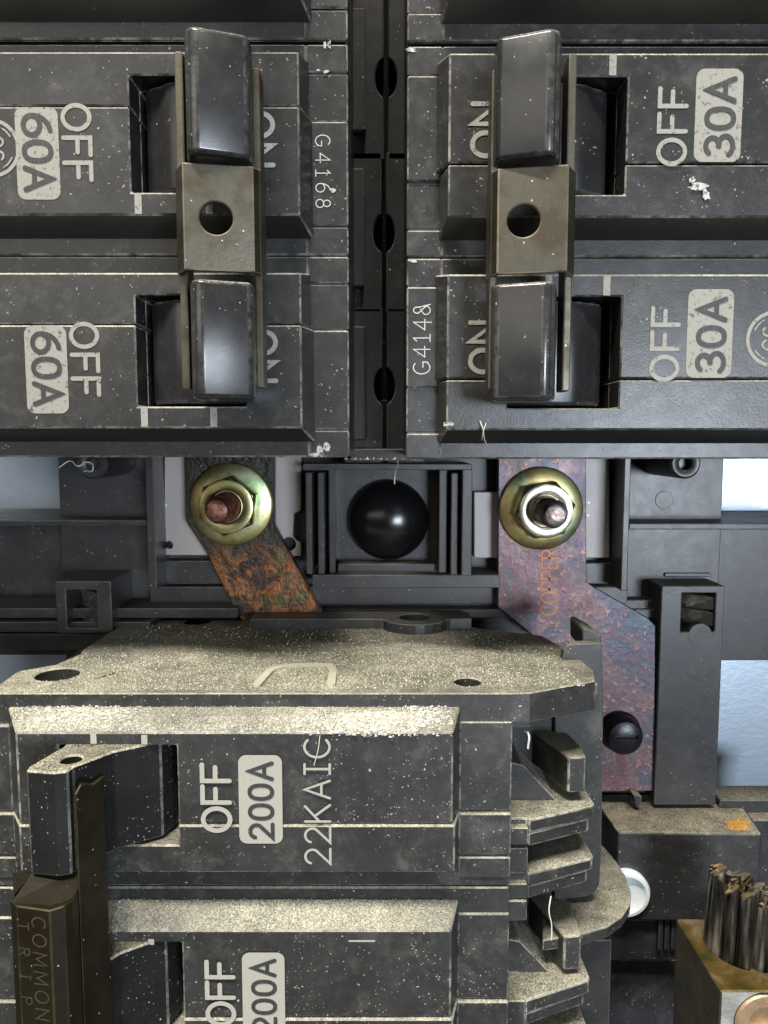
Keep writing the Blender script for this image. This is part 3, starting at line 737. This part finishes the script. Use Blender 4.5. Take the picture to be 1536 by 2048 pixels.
# tall bracket plate along the end and foot below it
bm = NEW()
yb = 10.2
prism_xz(bm, [W(x, y, yb) for x, y in ((1128, 1302), (1134, 1292), (1140, 1288), (1204, 1286), (1207, 1400), (1203, 1700), (1199, 1770), (1190, 1786), (1176, 1794), (1110, 1800), (1110, 1420))], yb, yb + 0.16)
prism_xz(bm, [W(x, y, yb + 0.16) for x, y in ((1166, 1260), (1172, 1256), (1202, 1272), (1204, 1300), (1166, 1300))], yb + 0.16, yb + 0.9)
obj('end_bracket', bm, [M['main'], M['base_edge']], main, bevel=0.015)
bm = NEW()
zf = zz(1853, 9.75)
foot = [onZ(px, py, zf) for px, py in ((1085, 1880), (1165, 1868), (1215, 1853), (1245, 1832), (1260, 1808), (1262, 1782), (1252, 1752), (1232, 1722), (1205, 1690), (1085, 1690))]
prism_xy(bm, foot, zf - 0.16, zf)
obj('mounting_foot', bm, MM, main, bevel=0.02, segs=2)
bm = NEW(); pbox(bm, 1090, 1880, 1219, 2200, 10.0, 11.8)
obj('foot_column', bm, [M['base'], M['base_edge']], main, bevel=0.02)

# dark bronze trip tie over both toggles
bm = NEW()
Xp = lambda px, Y: Xat(px, 1800, Y)
zb_top, zb_bot = zz(1812, 7.5), ZT + 1.6 * DZ - 0.6
xr0 = Xp(159, 7.72)
xr1 = Xp(217, 8.12)
zl_t = zz(1547, 7.9)
for q0, q1 in (((xr0, 7.72), (xr1, 8.12)),):
    dx, dy = -0.035, 0.05
    a_, b_ = zz(1582, 7.72), zz(1552, 8.12)
    skin(bm, [loop(bm, [(q0[0], q0[1], zb_bot - 1.2), (q1[0], q1[1], zb_bot - 1.2), (q1[0], q1[1], b_), (q0[0] + 0.6 * (q1[0] - q0[0]), q0[1] + 0.6 * (q1[1] - q0[1]), b_ - 0.02), (q0[0] + 0.2 * (q1[0] - q0[0]), q0[1] + 0.2 * (q1[1] - q0[1]), a_ + 0.04), (q0[0], q0[1], a_ - 0.04)]),
              loop(bm, [(q0[0] + dx, q0[1] + dy, zb_bot - 1.2), (q1[0] + dx, q1[1] + dy, zb_bot - 1.2), (q1[0] + dx, q1[1] + dy, b_), (q0[0] + 0.6 * (q1[0] - q0[0]) + dx, q0[1] + 0.6 * (q1[1] - q0[1]) + dy, b_ - 0.02), (q0[0] + 0.2 * (q1[0] - q0[0]) + dx, q0[1] + 0.2 * (q1[1] - q0[1]) + dy, a_ + 0.04), (q0[0] + dx, q0[1] + dy, a_ - 0.04)])])
pr = [(Xp(20, 7.62), 8.1), (Xp(20, 7.62), 7.62), (Xp(32, 7.5), 7.50), (Xp(98, 7.42), 7.42), (Xp(128, 7.5), 7.50), (Xp(146, 7.62), 7.6), (Xp(157, 7.72), 7.71), (Xp(157, 7.72) - 0.02, 7.8), (xr0 - 0.07, 7.76), (Xp(128, 7.6), 7.62), (Xp(98, 7.5), 7.52), (Xp(40, 7.6), 7.62), (Xp(30, 7.7), 7.7), (Xp(30, 8.1), 8.1)]
prism_xy(bm, pr, zb_bot, zb_top)
# bent-over upper edge
x0, x1, x2 = Xp(22, 7.6), Xp(96, 7.45), Xp(150, 7.65)
za, zb2 = zb_top + 0.002, zz(1762, 7.6)
A = loop(bm, [(x0 + 0.02, 7.56, za), (x1, 7.43, za - 0.03), (x2, 7.66, za + 0.02)]); B = loop(bm, [(x0 + 0.1, 7.98, za + 0.16), (x1, 7.9, za + 0.10), (x2, 7.95, za + 0.10)])
A2 = loop(bm, [(v.co.x, v.co.y + 0.03, v.co.z - 0.05) for v in A]); B2 = loop(bm, [(v.co.x, v.co.y + 0.03, v.co.z - 0.05) for v in B])
for i in (0, 1):
    bm.faces.new((A[i], A[i + 1], B[i + 1], B[i])); bm.faces.new((A2[i], B2[i], B2[i + 1], A2[i + 1]))
    bm.faces.new((A[i], A2[i], A2[i + 1], A[i + 1])); bm.faces.new((B[i], B[i + 1], B2[i + 1], B2[i]))
bm.faces.new((A[0], B[0], B2[0], A2[0])); bm.faces.new((A[2], A2[2], B2[2], B[2]))
tie = obj('trip_tie', bm, [M['bronze'], M['bronze_edge']], main, bevel=0.012)
bm = NEW()
def tie_text(txt, px, py, h, length):
    o = (Xp(px, 7.46), zz(py, 7.44)); bm2 = bm
    adv = [G[c][0] for c in txt]; gap = (length / h - sum(adv)) / (len(txt) - 1); x0_ = 0
    for c, a in zip(txt, adv):
        for j, st in enumerate(G[c][1]):
            def put(u, v, l, x0_=x0_):
                x = o[0] + v * h
                y = 7.50 + (x - Xp(32, 7.5)) / (Xp(98, 7.42) - Xp(32, 7.5)) * (7.42 - 7.50)
                return (x, y - 0.004 - 0.0006 * j, o[1] - (x0_ + u) * h)
            ribbon(bm2, st, 0.055, put, 0)
        x0_ += a + gap
tie_text('COMMON', 62, 1836, 0.15, 1.12)
tie_text('TRIP', 30, 1850, 0.12, 0.9)
sheet('tie_lettering', bm, M['tie_letters'], main, tie)

# ------------------------------------------------------------------ moulded base behind, with bus bars, straps and nuts
bm = NEW(); box(bm, -12, 12, 14.6, 14.8, -12, 9)
o = obj('back_panel', bm, M['sheet'], bevel=0); o['kind'] = 'structure'

base = thing('bus_tray', 'black moulded tray with ribs, round dome and sockets between the breaker rows', 'mounting tray', (0, 14.5, -4))
BB = [M['base'], M['base_edge']]
def bpart(name, boxes, bevel=0.014, mats=BB, parent=None):
    bm = NEW()
    for b in boxes: pbox(bm, *b)
    return obj(name, bm, mats, base, parent=parent, bevel=bevel)
bpart('floor_plate', [(128, 800, 1435, 1655, 12.95, 13.2)])
bpart('floor_plate', [(-120, 1046, 158, 1310, 13.3, 13.5)])
bpart('floor_plate', [(1434, 1052, 1700, 1321, 12.98, 13.2)])
# ribs
bpart('rib', [(-140, 1041, 293, 1051, 12.3, 14.4)])
bpart('rib', [(1258, 1047, 1700, 1059, 12.3, 14.4)])
bpart('rib', [(293, 880, 309, 1180, 12.1, 13.0)])
bpart('rib', [(1246, 880, 1259, 1182, 12.1, 13.0)])
for a, b, y0, y1, Y in ((612, 624, 946, 1148, 11.9), (636, 648, 946, 1148, 12.1), (658, 670, 940, 1146, 12.4), (878, 894, 940, 1146, 12.3), (902, 916, 946, 1150, 12.1), (924, 944, 934, 1152, 11.9)):
    bpart('rib', [(a, y0, b, y1, Y, 13.0)])
bpart('rib', [(606, 928, 944, 940, 11.85, 13.0)])
bpart('rib', [(676, 1128, 876, 1146, 12.5, 13.0)])
bpart('rib', [(625, 1150, 1000, 1176, 12.2, 13.0)])
bpart('rib', [(330, 1122, 560, 1168, 12.68, 13.0)])
bpart('rib', [(1000, 1126, 1224, 1168, 12.68, 13.0)])
bpart('rib', [(300, 1174, 1255, 1208, 12.66, 13.0)])
bpart('rib', [(-60, 1217, 475, 1236, 12.15, 13.0)])
bpart('rib', [(478, 1219, 1315, 1236, 12.62, 13.0)])
bpart('gap_back', [(640, -300, 900, 940, 13.3, 13.4)], mats=M['slot'])
bpart('rib', [(-80, 1244, 300, 1264, 12.05, 13.4), (-80, 1268, 240, 1300, 12.2, 13.4)])
# moulded round marks
for cx, cy, r, Y in ((228, 1000, 17, 12.95), (1328, 1000, 18, 12.95), (1400, 1092, 15, 12.98), (160, 1086, 14, 12.95), (1400, 1270, 24, 12.309)):
    bm = NEW(); x, z = W(cx, cy, Y); lathe(bm, [(r / F_PX * Y, -0.012), (r / F_PX * Y, 0.1)], (x, Y, z), 'Y', 28)
    obj('round_mark', bm, BB, base, bevel=0.006)
# bosses peeping out below the branch breakers
for cx in (183, 1372):
    bm = NEW(); x, z = W(cx, 927, 11.6); lathe(bm, [(0.10, 0.2), (0.10, 0.02), (0.13, 0.0), (0.2, 0.0), (0.235, 0.04), (0.235, 1.3)], (x, 11.6, z), 'Y', 28)
    obj('screw_boss', bm, BB, base, bevel=0, smooth=True)
# sockets with a spring latch
def socket(px0, py0, px1, py1, o0, q0, o1, q1, Y, depth, low):
    bm = NEW(); x0, z1 = W(px0, py0, Y); x1, z0 = W(px1, py1, Y); x1 = Xat(px1, py0, Y)
    prism_xz(bm, [(x0, z0), (x1, z0), (x1, z1), (x0, z1)], Y, Y + depth)
    cut = NEW(); hx0, hz1 = W(o0, q0, Y); hx1, hz0 = W(o1, q1, Y)
    box(cut, hx0, hx1, Y - 0.2, Y + depth * 0.75, hz0, hz1)
    s_ = obj('socket_post', bm, BB, base, bevel=0.014, cut=cut)
    hm = (hz0 + hz1) / 2; w_ = hx1 - hx0
    for zc_, t in ((hz1 - 0.17, 0.12), (hm - 0.10, 0.14)):
        bm = NEW()
        skin(bm, [loop(bm, [(hx0 + w_ * 0.02, Y + 0.55, zc_ + 0.08), (hx1 - 0.01, Y + 0.05, zc_ + 0.08), (hx1 - 0.01, Y + 0.05, zc_ - t), (hx0 + w_ * 0.35, Y + 0.25, zc_ - t), (hx0 + w_ * 0.02, Y + 0.55, zc_ - t * 0.4)]),
                  loop(bm, [(hx0 + w_ * 0.02, Y + 0.8, zc_ + 0.1), (hx1 - 0.01, Y + 0.8, zc_ + 0.1), (hx1 - 0.01, Y + 0.8, zc_ - t), (hx0 + w_ * 0.35, Y + 0.8, zc_ - t), (hx0 + w_ * 0.02, Y + 0.8, zc_ - t * 0.4)])])
        obj('latch', bm, [M['main'], M['base_edge']], base, parent=s_, bevel=0.01)
socket(110, 1163, 221, 1266, 131, 1179, 196, 1256, 11.9, 1.1, False)
socket(1324, 1172, 1450, 1610, 1364, 1186, 1429, 1264, 12.3, 0.9, True)
bpart('post_ledge', [(1330, 1146, 1422, 1154, 12.9, 13.0), (1222, 1200, 1310, 1320, 12.7, 13.0)])
# dome
bm = NEW(); x, z = W(777, 1039, 12.9); rd_ = 83 / F_PX * 12.6
prof = [(rd_ * math.cos(R(t)), -rd_ * 0.75 * math.sin(R(t))) for t in range(0, 89, 6)] + [(0.01, -rd_ * 0.75)]
lathe(bm, [(rd_, 0.12)] + prof, (x, 12.9, z), 'Y', 48)
obj('dome', bm, M['dome'], base, bevel=0, smooth=True)
# insulator blocks down the gap, each with half of a keyhole
for zc_, cxp in [(Zat(155, 12) + 2.42, 772), (Zat(155, 12), 772), (Zat(466, 12), 768), (Zat(772, 12), 769)]:
    for sd in (-1, 1):
        bm = NEW(); xm = Xat(cxp, 466, 12.0); g = 0.035
        z1, z0 = zc_ + 1.18, zc_ - 1.18
        pts = [(xm + sd * 0.62, z1), (xm + sd * g, z1)] + [(xm + sd * max(g, 0.165 * math.sin(R(t))), zc_ + 0.28 * math.cos(R(t))) for t in range(12, 169, 13)] + [(xm + sd * g, z0), (xm + sd * 0.62, z0)]
        pts2 = [(xm + sd * 0.62, z1 - 0.3)] + [(x_, z_) for x_, z_ in pts[1:-1]] + [(xm + sd * 0.62, z0 + 0.35), (xm + sd * 0.30, z0)]
        prism_xz(bm, pts, 12.0, 13.0)
        box(bm, *sorted((xm + sd * 0.30, xm + sd * 0.62)), 11.8, 12.0, z0 + 0.35, z1 - 0.3)
        obj('insulator_block', bm, BB, base, bevel=0.02)
bpart('gap_sill', [(700, 898, 820, 922, 11.7, 13.0)])

# bus bars, straps, flange nuts
def plate(name, px, Y, th, mats, label, cat, bevel=0.012, group=None, cut=None):
    pts = [W(x, y, Y) for x, y in px]
    cx = sum(p[0] for p in pts) / len(pts); cz = min(p[1] for p in pts)
    bm = NEW(); prism_xz(bm, pts, Y, Y + th)
    bmesh.ops.translate(bm, verts=bm.verts, vec=(-cx, -Y, -cz))
    if cut is not None: bmesh.ops.translate(cut, verts=cut.verts, vec=(-cx, -Y, -cz))
    o = obj(name, bm, mats, bevel=bevel, cut=cut); o.location = (cx, Y, cz)
    return tag(o, label, cat, group)
cut = NEW()
for a, b, r in ((338, 1090, 8), (578, 1088, 14)):
    x, z = W(a, b, 12.7); lathe(cut, [(r / F_PX * 12.7, -0.2), (r / F_PX * 12.7, 0.5)], (x, 12.7, z), 'Y', 16)
plate('bus_bar', ((329, 880), (602, 880), (602, 1020), (588, 1028), (586, 1072), (592, 1080), (602, 1084), (602, 1112), (329, 1110)), 12.7, 0.16, M['tin'], 'pinkish tinned bus plate behind the corroded brown strap', 'bus bar', group='tinned bus plates', cut=cut)
plate('bus_bar', ((948, 984), (1000, 984), (1000, 880), (1219, 880), (1219, 1116), (948, 1116)), 12.7, 0.16, M['tin'], 'grey tinned bus plate behind the purple copper strap', 'bus bar', group='tinned bus plates')
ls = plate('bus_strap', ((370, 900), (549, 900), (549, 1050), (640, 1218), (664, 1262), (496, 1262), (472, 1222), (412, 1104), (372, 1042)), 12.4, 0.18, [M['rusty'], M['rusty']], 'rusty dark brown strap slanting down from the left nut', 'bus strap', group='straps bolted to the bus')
rs = plate('bus_strap', ((997, 900), (1172, 900), (1173, 1163), (1186, 1173), (1296, 1236), (1311, 1252), (1309, 1582), (1140, 1584), (1140, 1330), (996, 1214)), 12.4, 0.18, [M['copper'], M['copper']], 'purple and teal tarnished copper strap stamped COPPER', 'bus strap', group='straps bolted to the bus')
bm = NEW(); o_ = W(1112, 1229, 12.4); lettering(bm, 'COPPER', o_, (0, 1), (-1, 0), Xat(1112, 1150, 12.4) - Xat(1081, 1150, 12.4), 0.034, 12.398, width=0.8, length=Zat(1100, 12.4) - Zat(1229, 12.4))
bmesh.ops.translate(bm, verts=bm.verts, vec=-Vector(rs.location))
sheet('stamped_lettering', bm, M['letter_copper'], None, rs)

def nut(wx, wy, label, smat, nmat, rot):
    x, z = W(wx, wy, 12.25)
    root = thing('flange_nut', label, 'nut', (x, 12.4, z), 'flange nuts on the bus studs')
    k = 12.2 / F_PX
    bm = NEW(); lathe(bm, [(50 * k, -0.005), (83 * k, -0.005), (85 * k, -0.05), (84 * k, -0.085), (81 * k, -0.10), (58 * k, -0.13), (45 * k, -0.135)], (x, 12.4, z), 'Y', 64)
    obj('washer', bm, M['zinc'], root, bevel=0, smooth=True)
    bm = NEW(); lathe(bm, [(61 * k, -0.11), (61 * k, -0.36), (57 * k, -0.42)], (0, 12.4, 0), 'Y', flat=6)
    lathe(bm, [(54 * k, -0.40), (54 * k, -0.455), (52 * k, -0.47), (34.5 * k, -0.47), (31 * k, -0.42), (31 * k, -0.25)], (0, 12.4, 0), 'Y', 48)
    bmesh.ops.rotate(bm, verts=bm.verts, cent=(0, 12.4, 0), matrix=Matrix.Rotation(R(rot), 3, 'Y'))
    bmesh.ops.translate(bm, verts=bm.verts, vec=(x, 0, z))
    obj('hex_nut', bm, nmat, root, bevel=0.02, smooth=True)
    bm = NEW(); prof = [(33 * k, -0.3)]
    y = -0.55
    while y > -1.02:
        prof += [(27 * k, y), (24 * k, y - 0.03)]; y -= 0.06
    prof += [(23 * k, -1.07), (20 * k, -1.14), (12 * k, -1.17), (0.004, -1.16)]
    lathe(bm, prof, (x, 12.4, z), 'Y', 28)
    obj('stud', bm, smat, root, bevel=0, smooth=True)
nut(460, 1010, 'yellow zinc flange nut with rusty stud, on the brown strap', M['stud_rust'], M['zinc'], 8)
nut(1085, 1018, 'yellow zinc flange nut with shiny stud, on the copper strap', M['stud'], M['zinc_face'], 20)

# screw in the copper strap
x, z = W(1246, 1470, 12.2)
root = thing('screw', 'black round-head screw low on the copper strap', 'screw', (x, 12.4, z))
bm = NEW(); k = 12.2 / F_PX
lathe(bm, [(43 * k, -0.002), (43 * k, -0.05), (40 * k, -0.07), (39 * k, -0.26), (34 * k, -0.34), (20 * k, -0.38), (0.004, -0.385)], (x, 12.4, z), 'Y', 40)
cut = NEW(); box(cut, x - 24 * k, x + 24 * k, 11.9, 12.09, z + 0.0, z + 0.055)
obj('screw_head', bm, M['screw'], root, bevel=0, smooth=True, cut=cut)

# terminal block lower right
x, z = W(1375, 1830, 11.6)
tb = thing('terminal_block', 'black terminal block with dusty top and rust crumbs, lower right', 'terminal block', (x, 12.4, z - 1))
zt = Zat(1662, 11.6)
bm = NEW()
pl = [onZ(px, py, zt) for px, py in ((1236, 1664), (1524, 1668), (1478, 1604), (1420, 1588), (1200, 1588), (1200, 1612))]
prism_xy(bm, pl, Zat(1838, 11.6), zt)
obj('block_body', bm, [M['block'], M['block']], tb, bevel=0.03, segs=2)
bm = NEW(); pbox(bm, 1440, 1600, 1640, 1640, 12.35, 12.9); pbox(bm, 1500, 1640, 1640, 1900, 12.1, 12.9)
obj('block_wing', bm, [M['block'], M['base_edge']], tb, bevel=0.02)
bm = NEW(); pbox(bm, 1190, 1838, 1356, 1922, 11.75, 12.9); pbox(bm, 1190, 1918, 1400, 2200, 12.0, 13.0)
obj('block_skirt', bm, [M['block'], M['base_edge']], tb, bevel=0.03)
for i in range(3):
    bm = NEW(); pbox(bm, 1318 + i * 13, 1826, 1326 + i * 13, 1900, 11.62 + 0.02 * i, 12.1)
    obj('block_rib', bm, [M['block'], M['base_edge']], tb, bevel=0.01)
bm = NEW()
prism_xz(bm, [W(x_, y_, 12.3) for x_, y_ in ((1262, 1583), (1280, 1588), (1278, 1606), (1270, 1604))], 12.2, 12.4)
obj('broken_tab', bm, [M['block'], M['base_edge']], tb, bevel=0.01)

bm = NEW(); x, z = W(1253, 1789, 11.45); k = 11.45 / F_PX
lathe(bm, [(38 * k, 0.14), (50 * k, 0.14), (51 * k, 0.0), (47 * k, -0.04), (41 * k, -0.04), (36 * k, 0.02), (20 * k, 0.06), (8 * k, 0.08)], (0, 0, 0), 'Y', 48)
o = obj('bushing', bm, M['nylon'], bevel=0, smooth=True); o.location = (x, 11.45, z)
tag(o, 'pale white nylon ring half hidden beside the dusty rounded foot', 'bushing')

# lug and cable
zl = Zat(1982, 9.25); xl = Xat(1441, 1990, 9.25)
lug = thing('cable_lug', 'aluminium lug with brown and green stained top, bottom right corner', 'cable lug', (xl + 0.8, 10.6, zl - 2))
bm = NEW(); box(bm, xl, xl + 1.9, 9.25, 10.75, zl - 2, zl)
cut = NEW(); lathe(cut, [(0.52, -1.5), (0.52, 0.5)], (xl + 0.74, 10.12, zl), 'Z', 40)
cx_, cz_ = W(1532, 2046, 9.25); lathe(cut, [(0.41, -0.5), (0.41, 0.5)], (cx_, 9.25, cz_), 'Y', 36)
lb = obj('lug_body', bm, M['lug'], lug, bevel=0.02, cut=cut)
bm = NEW(); lathe(bm, [(0.39, 0.5), (0.39, 0.03), (0.36, 0.0), (0.22, 0.0), (0.20, 0.15)], (cx_, 9.25, cz_), 'Y', 36)
obj('lug_screw', bm, M['lugscrew'], lug, bevel=0, smooth=True)

cb = thing('stranded_cable', 'cut end of stranded dark cable with frayed golden tips standing in the lug', 'cable', (xl + 0.74, 10.12, zl))
def strand(x, y, r, ztop, lean, tilt):
    bm = NEW(); n = 9; ls_ = []
    for h, rr in ((-0.6, 1.0), (0.3, 1.0), (0.8, 0.98), (1.0, 0.95)):
        L = []
        for i in range(n):
            t = 2 * math.pi * i / n
            u, v = r * rr * math.cos(t) * 0.9, r * rr * math.sin(t)
            zz_ = zl - 0.6 + (ztop - zl + 0.6) * max(0, (h + 0.6) / 1.6)
            if h == 1.0: zz_ += tilt * u / r * 0.09 - v * 0.35
            L.append((x + u + lean * (h + 0.6), y + v, zz_))
        ls_.append(loop(bm, L))
    skin(bm, ls_)
    return obj('strand', bm, M['strand'], cb, bevel=0, smooth=True)
cxs, cys = xl + 0.72, 10.12
k_ = 0
for rr, cnt in ((0, 1), (0.185, 6), (0.37, 12)):
    for i in range(cnt):
        t = 2 * math.pi * i / max(1, cnt) + 0.2
        x, y = cxs + rr * math.cos(t), cys + rr * math.sin(t)
        frac = (x - cxs + 0.45) / 0.9
        strand(x - 0.09 + random.uniform(-.03, .03), y + random.uniform(-.03, .03), random.uniform(0.095, 0.125), Zat(1738 + 58 * frac, 10.2) + random.uniform(-0.09, 0.07), random.uniform(0.02, 0.075), random.uniform(-1.5, 1.2)); k_ += 1
bm = NEW()
for i in range(55):                                      # frayed slivers on the cut ends
    t = random.uniform(0, 1); x = cxs - 0.42 + t * 0.85; y = cys + random.uniform(-0.4, 0.35); z = Zat(1740 + 56 * t, 10.2) + random.uniform(-0.07, 0.01)
    a = random.uniform(0, 3.14); l, w_ = random.uniform(0.05, 0.13), random.uniform(0.012, 0.03)
    dx, dy = math.cos(a) * l, math.sin(a) * l * 0.6; e = random.uniform(-0.04, 0.05)
    v = [bm.verts.new(p) for p in ((x, y - w_, z), (x + dx, y + dy, z + e), (x, y + w_, z), (x + dx * .3, y + dy * .3, z + 0.03))]
    for f in ((0, 1, 3), (1, 2, 3), (2, 0, 3), (0, 2, 1)): bm.faces.new([v[q] for q in f])
o = obj('frayed_tips', bm, M['tips'], cb, bevel=0); o['kind'] = 'stuff'

# ------------------------------------------------------------------ loose dirt
HOLES = [(*onZ(115, 1349, ZT), 0.28), (*onZ(935, 1364, ZT), 0.18), (*onZ(395, 1243, ZT), 0.23)]
def grains(name, patches, mat, blob=False):
    bm = NEW()
    for (quad, n, s0, s1) in patches:
        A, B, D, E_ = [Vector(q) for q in quad]
        nrm = (B - A).cross(E_ - A).normalized()
        if nrm.z < 0: nrm = -nrm
        for i in range(n):
            u, v = random.random(), random.random()
            if blob == 2: u, v = random.gauss(.5, .33), min(1.02, random.random() ** 0.8 - 0.05 + 0.08 * math.sin(u * 37 + n))
            elif blob: u, v = min(1, max(0, random.gauss(.5, .2))), min(1, max(0, random.gauss(.45, .22)))
            if blob == 2 and not (XL < A.lerp(B, u).x < XR): continue
            p = A.lerp(B, u).lerp(E_.lerp(D, u), v)
            if any((p.x - hx) ** 2 + ((p.y - hy)) ** 2 < hr * hr for hx, hy, hr in HOLES): continue
            s_ = s0 + (s1 - s0) * random.random() ** 3
            vs = []
            ph = random.uniform(0, 6.28)
            for q in range(3):
                t = ph + q * 2.1 + random.uniform(-.4, .4)
                vs.append(bm.verts.new(p + Vector((math.cos(t) * s_ * random.uniform(.6, 1.3), math.sin(t) * s_, -0.003))))
            vs.append(bm.verts.new(p + nrm * s_ * random.uniform(0.7, 1.4)))
            for f in ((0, 1, 3), (1, 2, 3), (2, 0, 3)): bm.faces.new([vs[q] for q in f])
    o = obj(name, bm, mat, bevel=0); o['kind'] = 'stuff'
    return o
ztp = ZT + 0.004
Q = lambda *pp: [(*onZ(px, py, ztp), ztp) for px, py in pp]
zc0, zf0 = zz(1412, YMS), zz(1466, YM)
slope = [(XL, YM + 0.03, zf0), (XR, YM + 0.03, zf0), (XR, YMS, zc0), (XL, YMS, zc0)]
def sub(q, u0, u1, v0, v1):
    A, B, D, E_ = [Vector(p) for p in q]
    f = lambda u, v: tuple(A.lerp(B, u).lerp(E_.lerp(D, u), v))
    return [f(u0, v0), f(u1, v0), f(u1, v1), f(u0, v1)]
slope2 = [(x, y, z + DZ) for x, y, z in slope]
grains('dust', [
    (Q((40, 1384), (1170, 1372), (1100, 1300), (170, 1306)), 9000, 0.004, 0.014),
    (Q((200, 1300), (1130, 1300), (1070, 1262), (270, 1246)), 1600, 0.004, 0.015),
    (sub(slope, 0, 1, 0, 1), 5000, 0.004, 0.014), (sub(slope, 0.02, 0.22, 0.05, 0.95), 1300, 0.006, 0.026), (sub(slope, 0.74, 0.92, 0.05, 0.9), 1500, 0.006, 0.026), (sub(slope, 0.42, 0.6, 0.1, 0.6), 500, 0.006, 0.022),
    (sub(slope2, 0.2, 1, 0, 1), 3500, 0.004, 0.014),
], M['grain'])
grains('dust', [(sub(slope, 0.0, 0.24, 0.1, 1), 1500, 0.006, 0.03), (sub(slope, 0.74, 0.92, -0.08, 0.8), 2000, 0.006, 0.032), (sub(slope, 0.88, 1.0, 0.2, 1), 700, 0.006, 0.028), (sub(slope, 0.62, 0.76, -0.03, 0.6), 600, 0.006, 0.026), (sub(slope, 0.2, 0.62, -0.02, 0.3), 700, 0.005, 0.02)], M['powder'], 2)
zb = zt + 0.004
qq = [(*onZ(px, py, zb), zb) for px, py in ((1432, 1658), (1490, 1660), (1480, 1636), (1436, 1636))]
qq = [(x_ + (0.12 if x_ > 4.3 else -0.12), y_, z_) for x_, y_, z_ in qq]
grains('rust_crumbs', [(qq, 520, 0.010, 0.038)], M['rustbit'], True)
ql = [(*W(px, 921, Y), Y) for px, Y in ((690, 11.62), (835, 11.62), (835, 11.9), (690, 11.9))]
ql = [(a, c, b + 0.02) for a, b, c in ql]
grains('lint_crumbs', [(ql, 130, 0.008, 0.03)], M['fibre'])

def fibre(pts, r, label, mat='fibre'):
    cu = bpy.data.curves.new('fibre', 'CURVE'); cu.dimensions = '3D'; cu.bevel_depth = r; cu.bevel_resolution = 1; cu.resolution_u = 6
    sp = cu.splines.new('BEZIER'); sp.bezier_points.add(len(pts) - 1)
    for b, (px, py, Y) in zip(sp.bezier_points, pts):
        x, z = W(px, py, Y); b.co = (x, Y, z); b.handle_left_type = b.handle_right_type = 'AUTO'
    tmp = bpy.data.objects.new('t', cu); C.objects.link(tmp)
    dg = bpy.context.evaluated_depsgraph_get(); dg.update()
    me = bpy.data.meshes.new_from_object(tmp.evaluated_get(dg)); bpy.data.objects.remove(tmp)
    me.materials.clear(); me.materials.append(M[mat]); me.name = 'lint_fibre'
    o = bpy.data.objects.new('lint_fibre', me); C.objects.link(o)
    return tag(o, label, 'lint')
fibre([(1102, 1792, 9.1), (1098, 1822, 9.05), (1103, 1848, 9.05), (1103, 1880, 9.05)], 0.008, 'wavy white hair hanging over the lower dark terminal opening')
fibre([(1050, 1462, 9.0), (1056, 1466, 8.95), (1056, 1497, 8.95)], 0.014, 'short white thread hanging in the upper terminal opening')
fibre([(118, 935, 11.4), (140, 922, 11.4), (158, 932, 11.3), (172, 924, 11.4), (186, 938, 11.3), (168, 942, 11.4)], 0.008, 'tangled pale fluff under the left breaker beside the socket boss')
fibre([(796, 918, 9.6), (794, 936, 11), (790, 952, 11.5), (789, 968, 11.5)], 0.008, 'thin pale thread dangling above the black dome')
fibre([(960, 842, 8.98), (966, 858, 8.95), (968, 874, 9.0), (974, 892, 9.2)], 0.007, 'brown dusty wisp on the lower edge of the right 30A breaker')
fibre([(972, 846, 8.98), (967, 862, 8.94), (964, 880, 9.1)], 0.006, 'short pale wisp crossing the brown one on the right breaker edge')
fibre([(640, 1470, 8.49), (636, 1500, 8.48), (628, 1530, 8.49)], 0.005, 'fine hair lying across the C of the lettering')
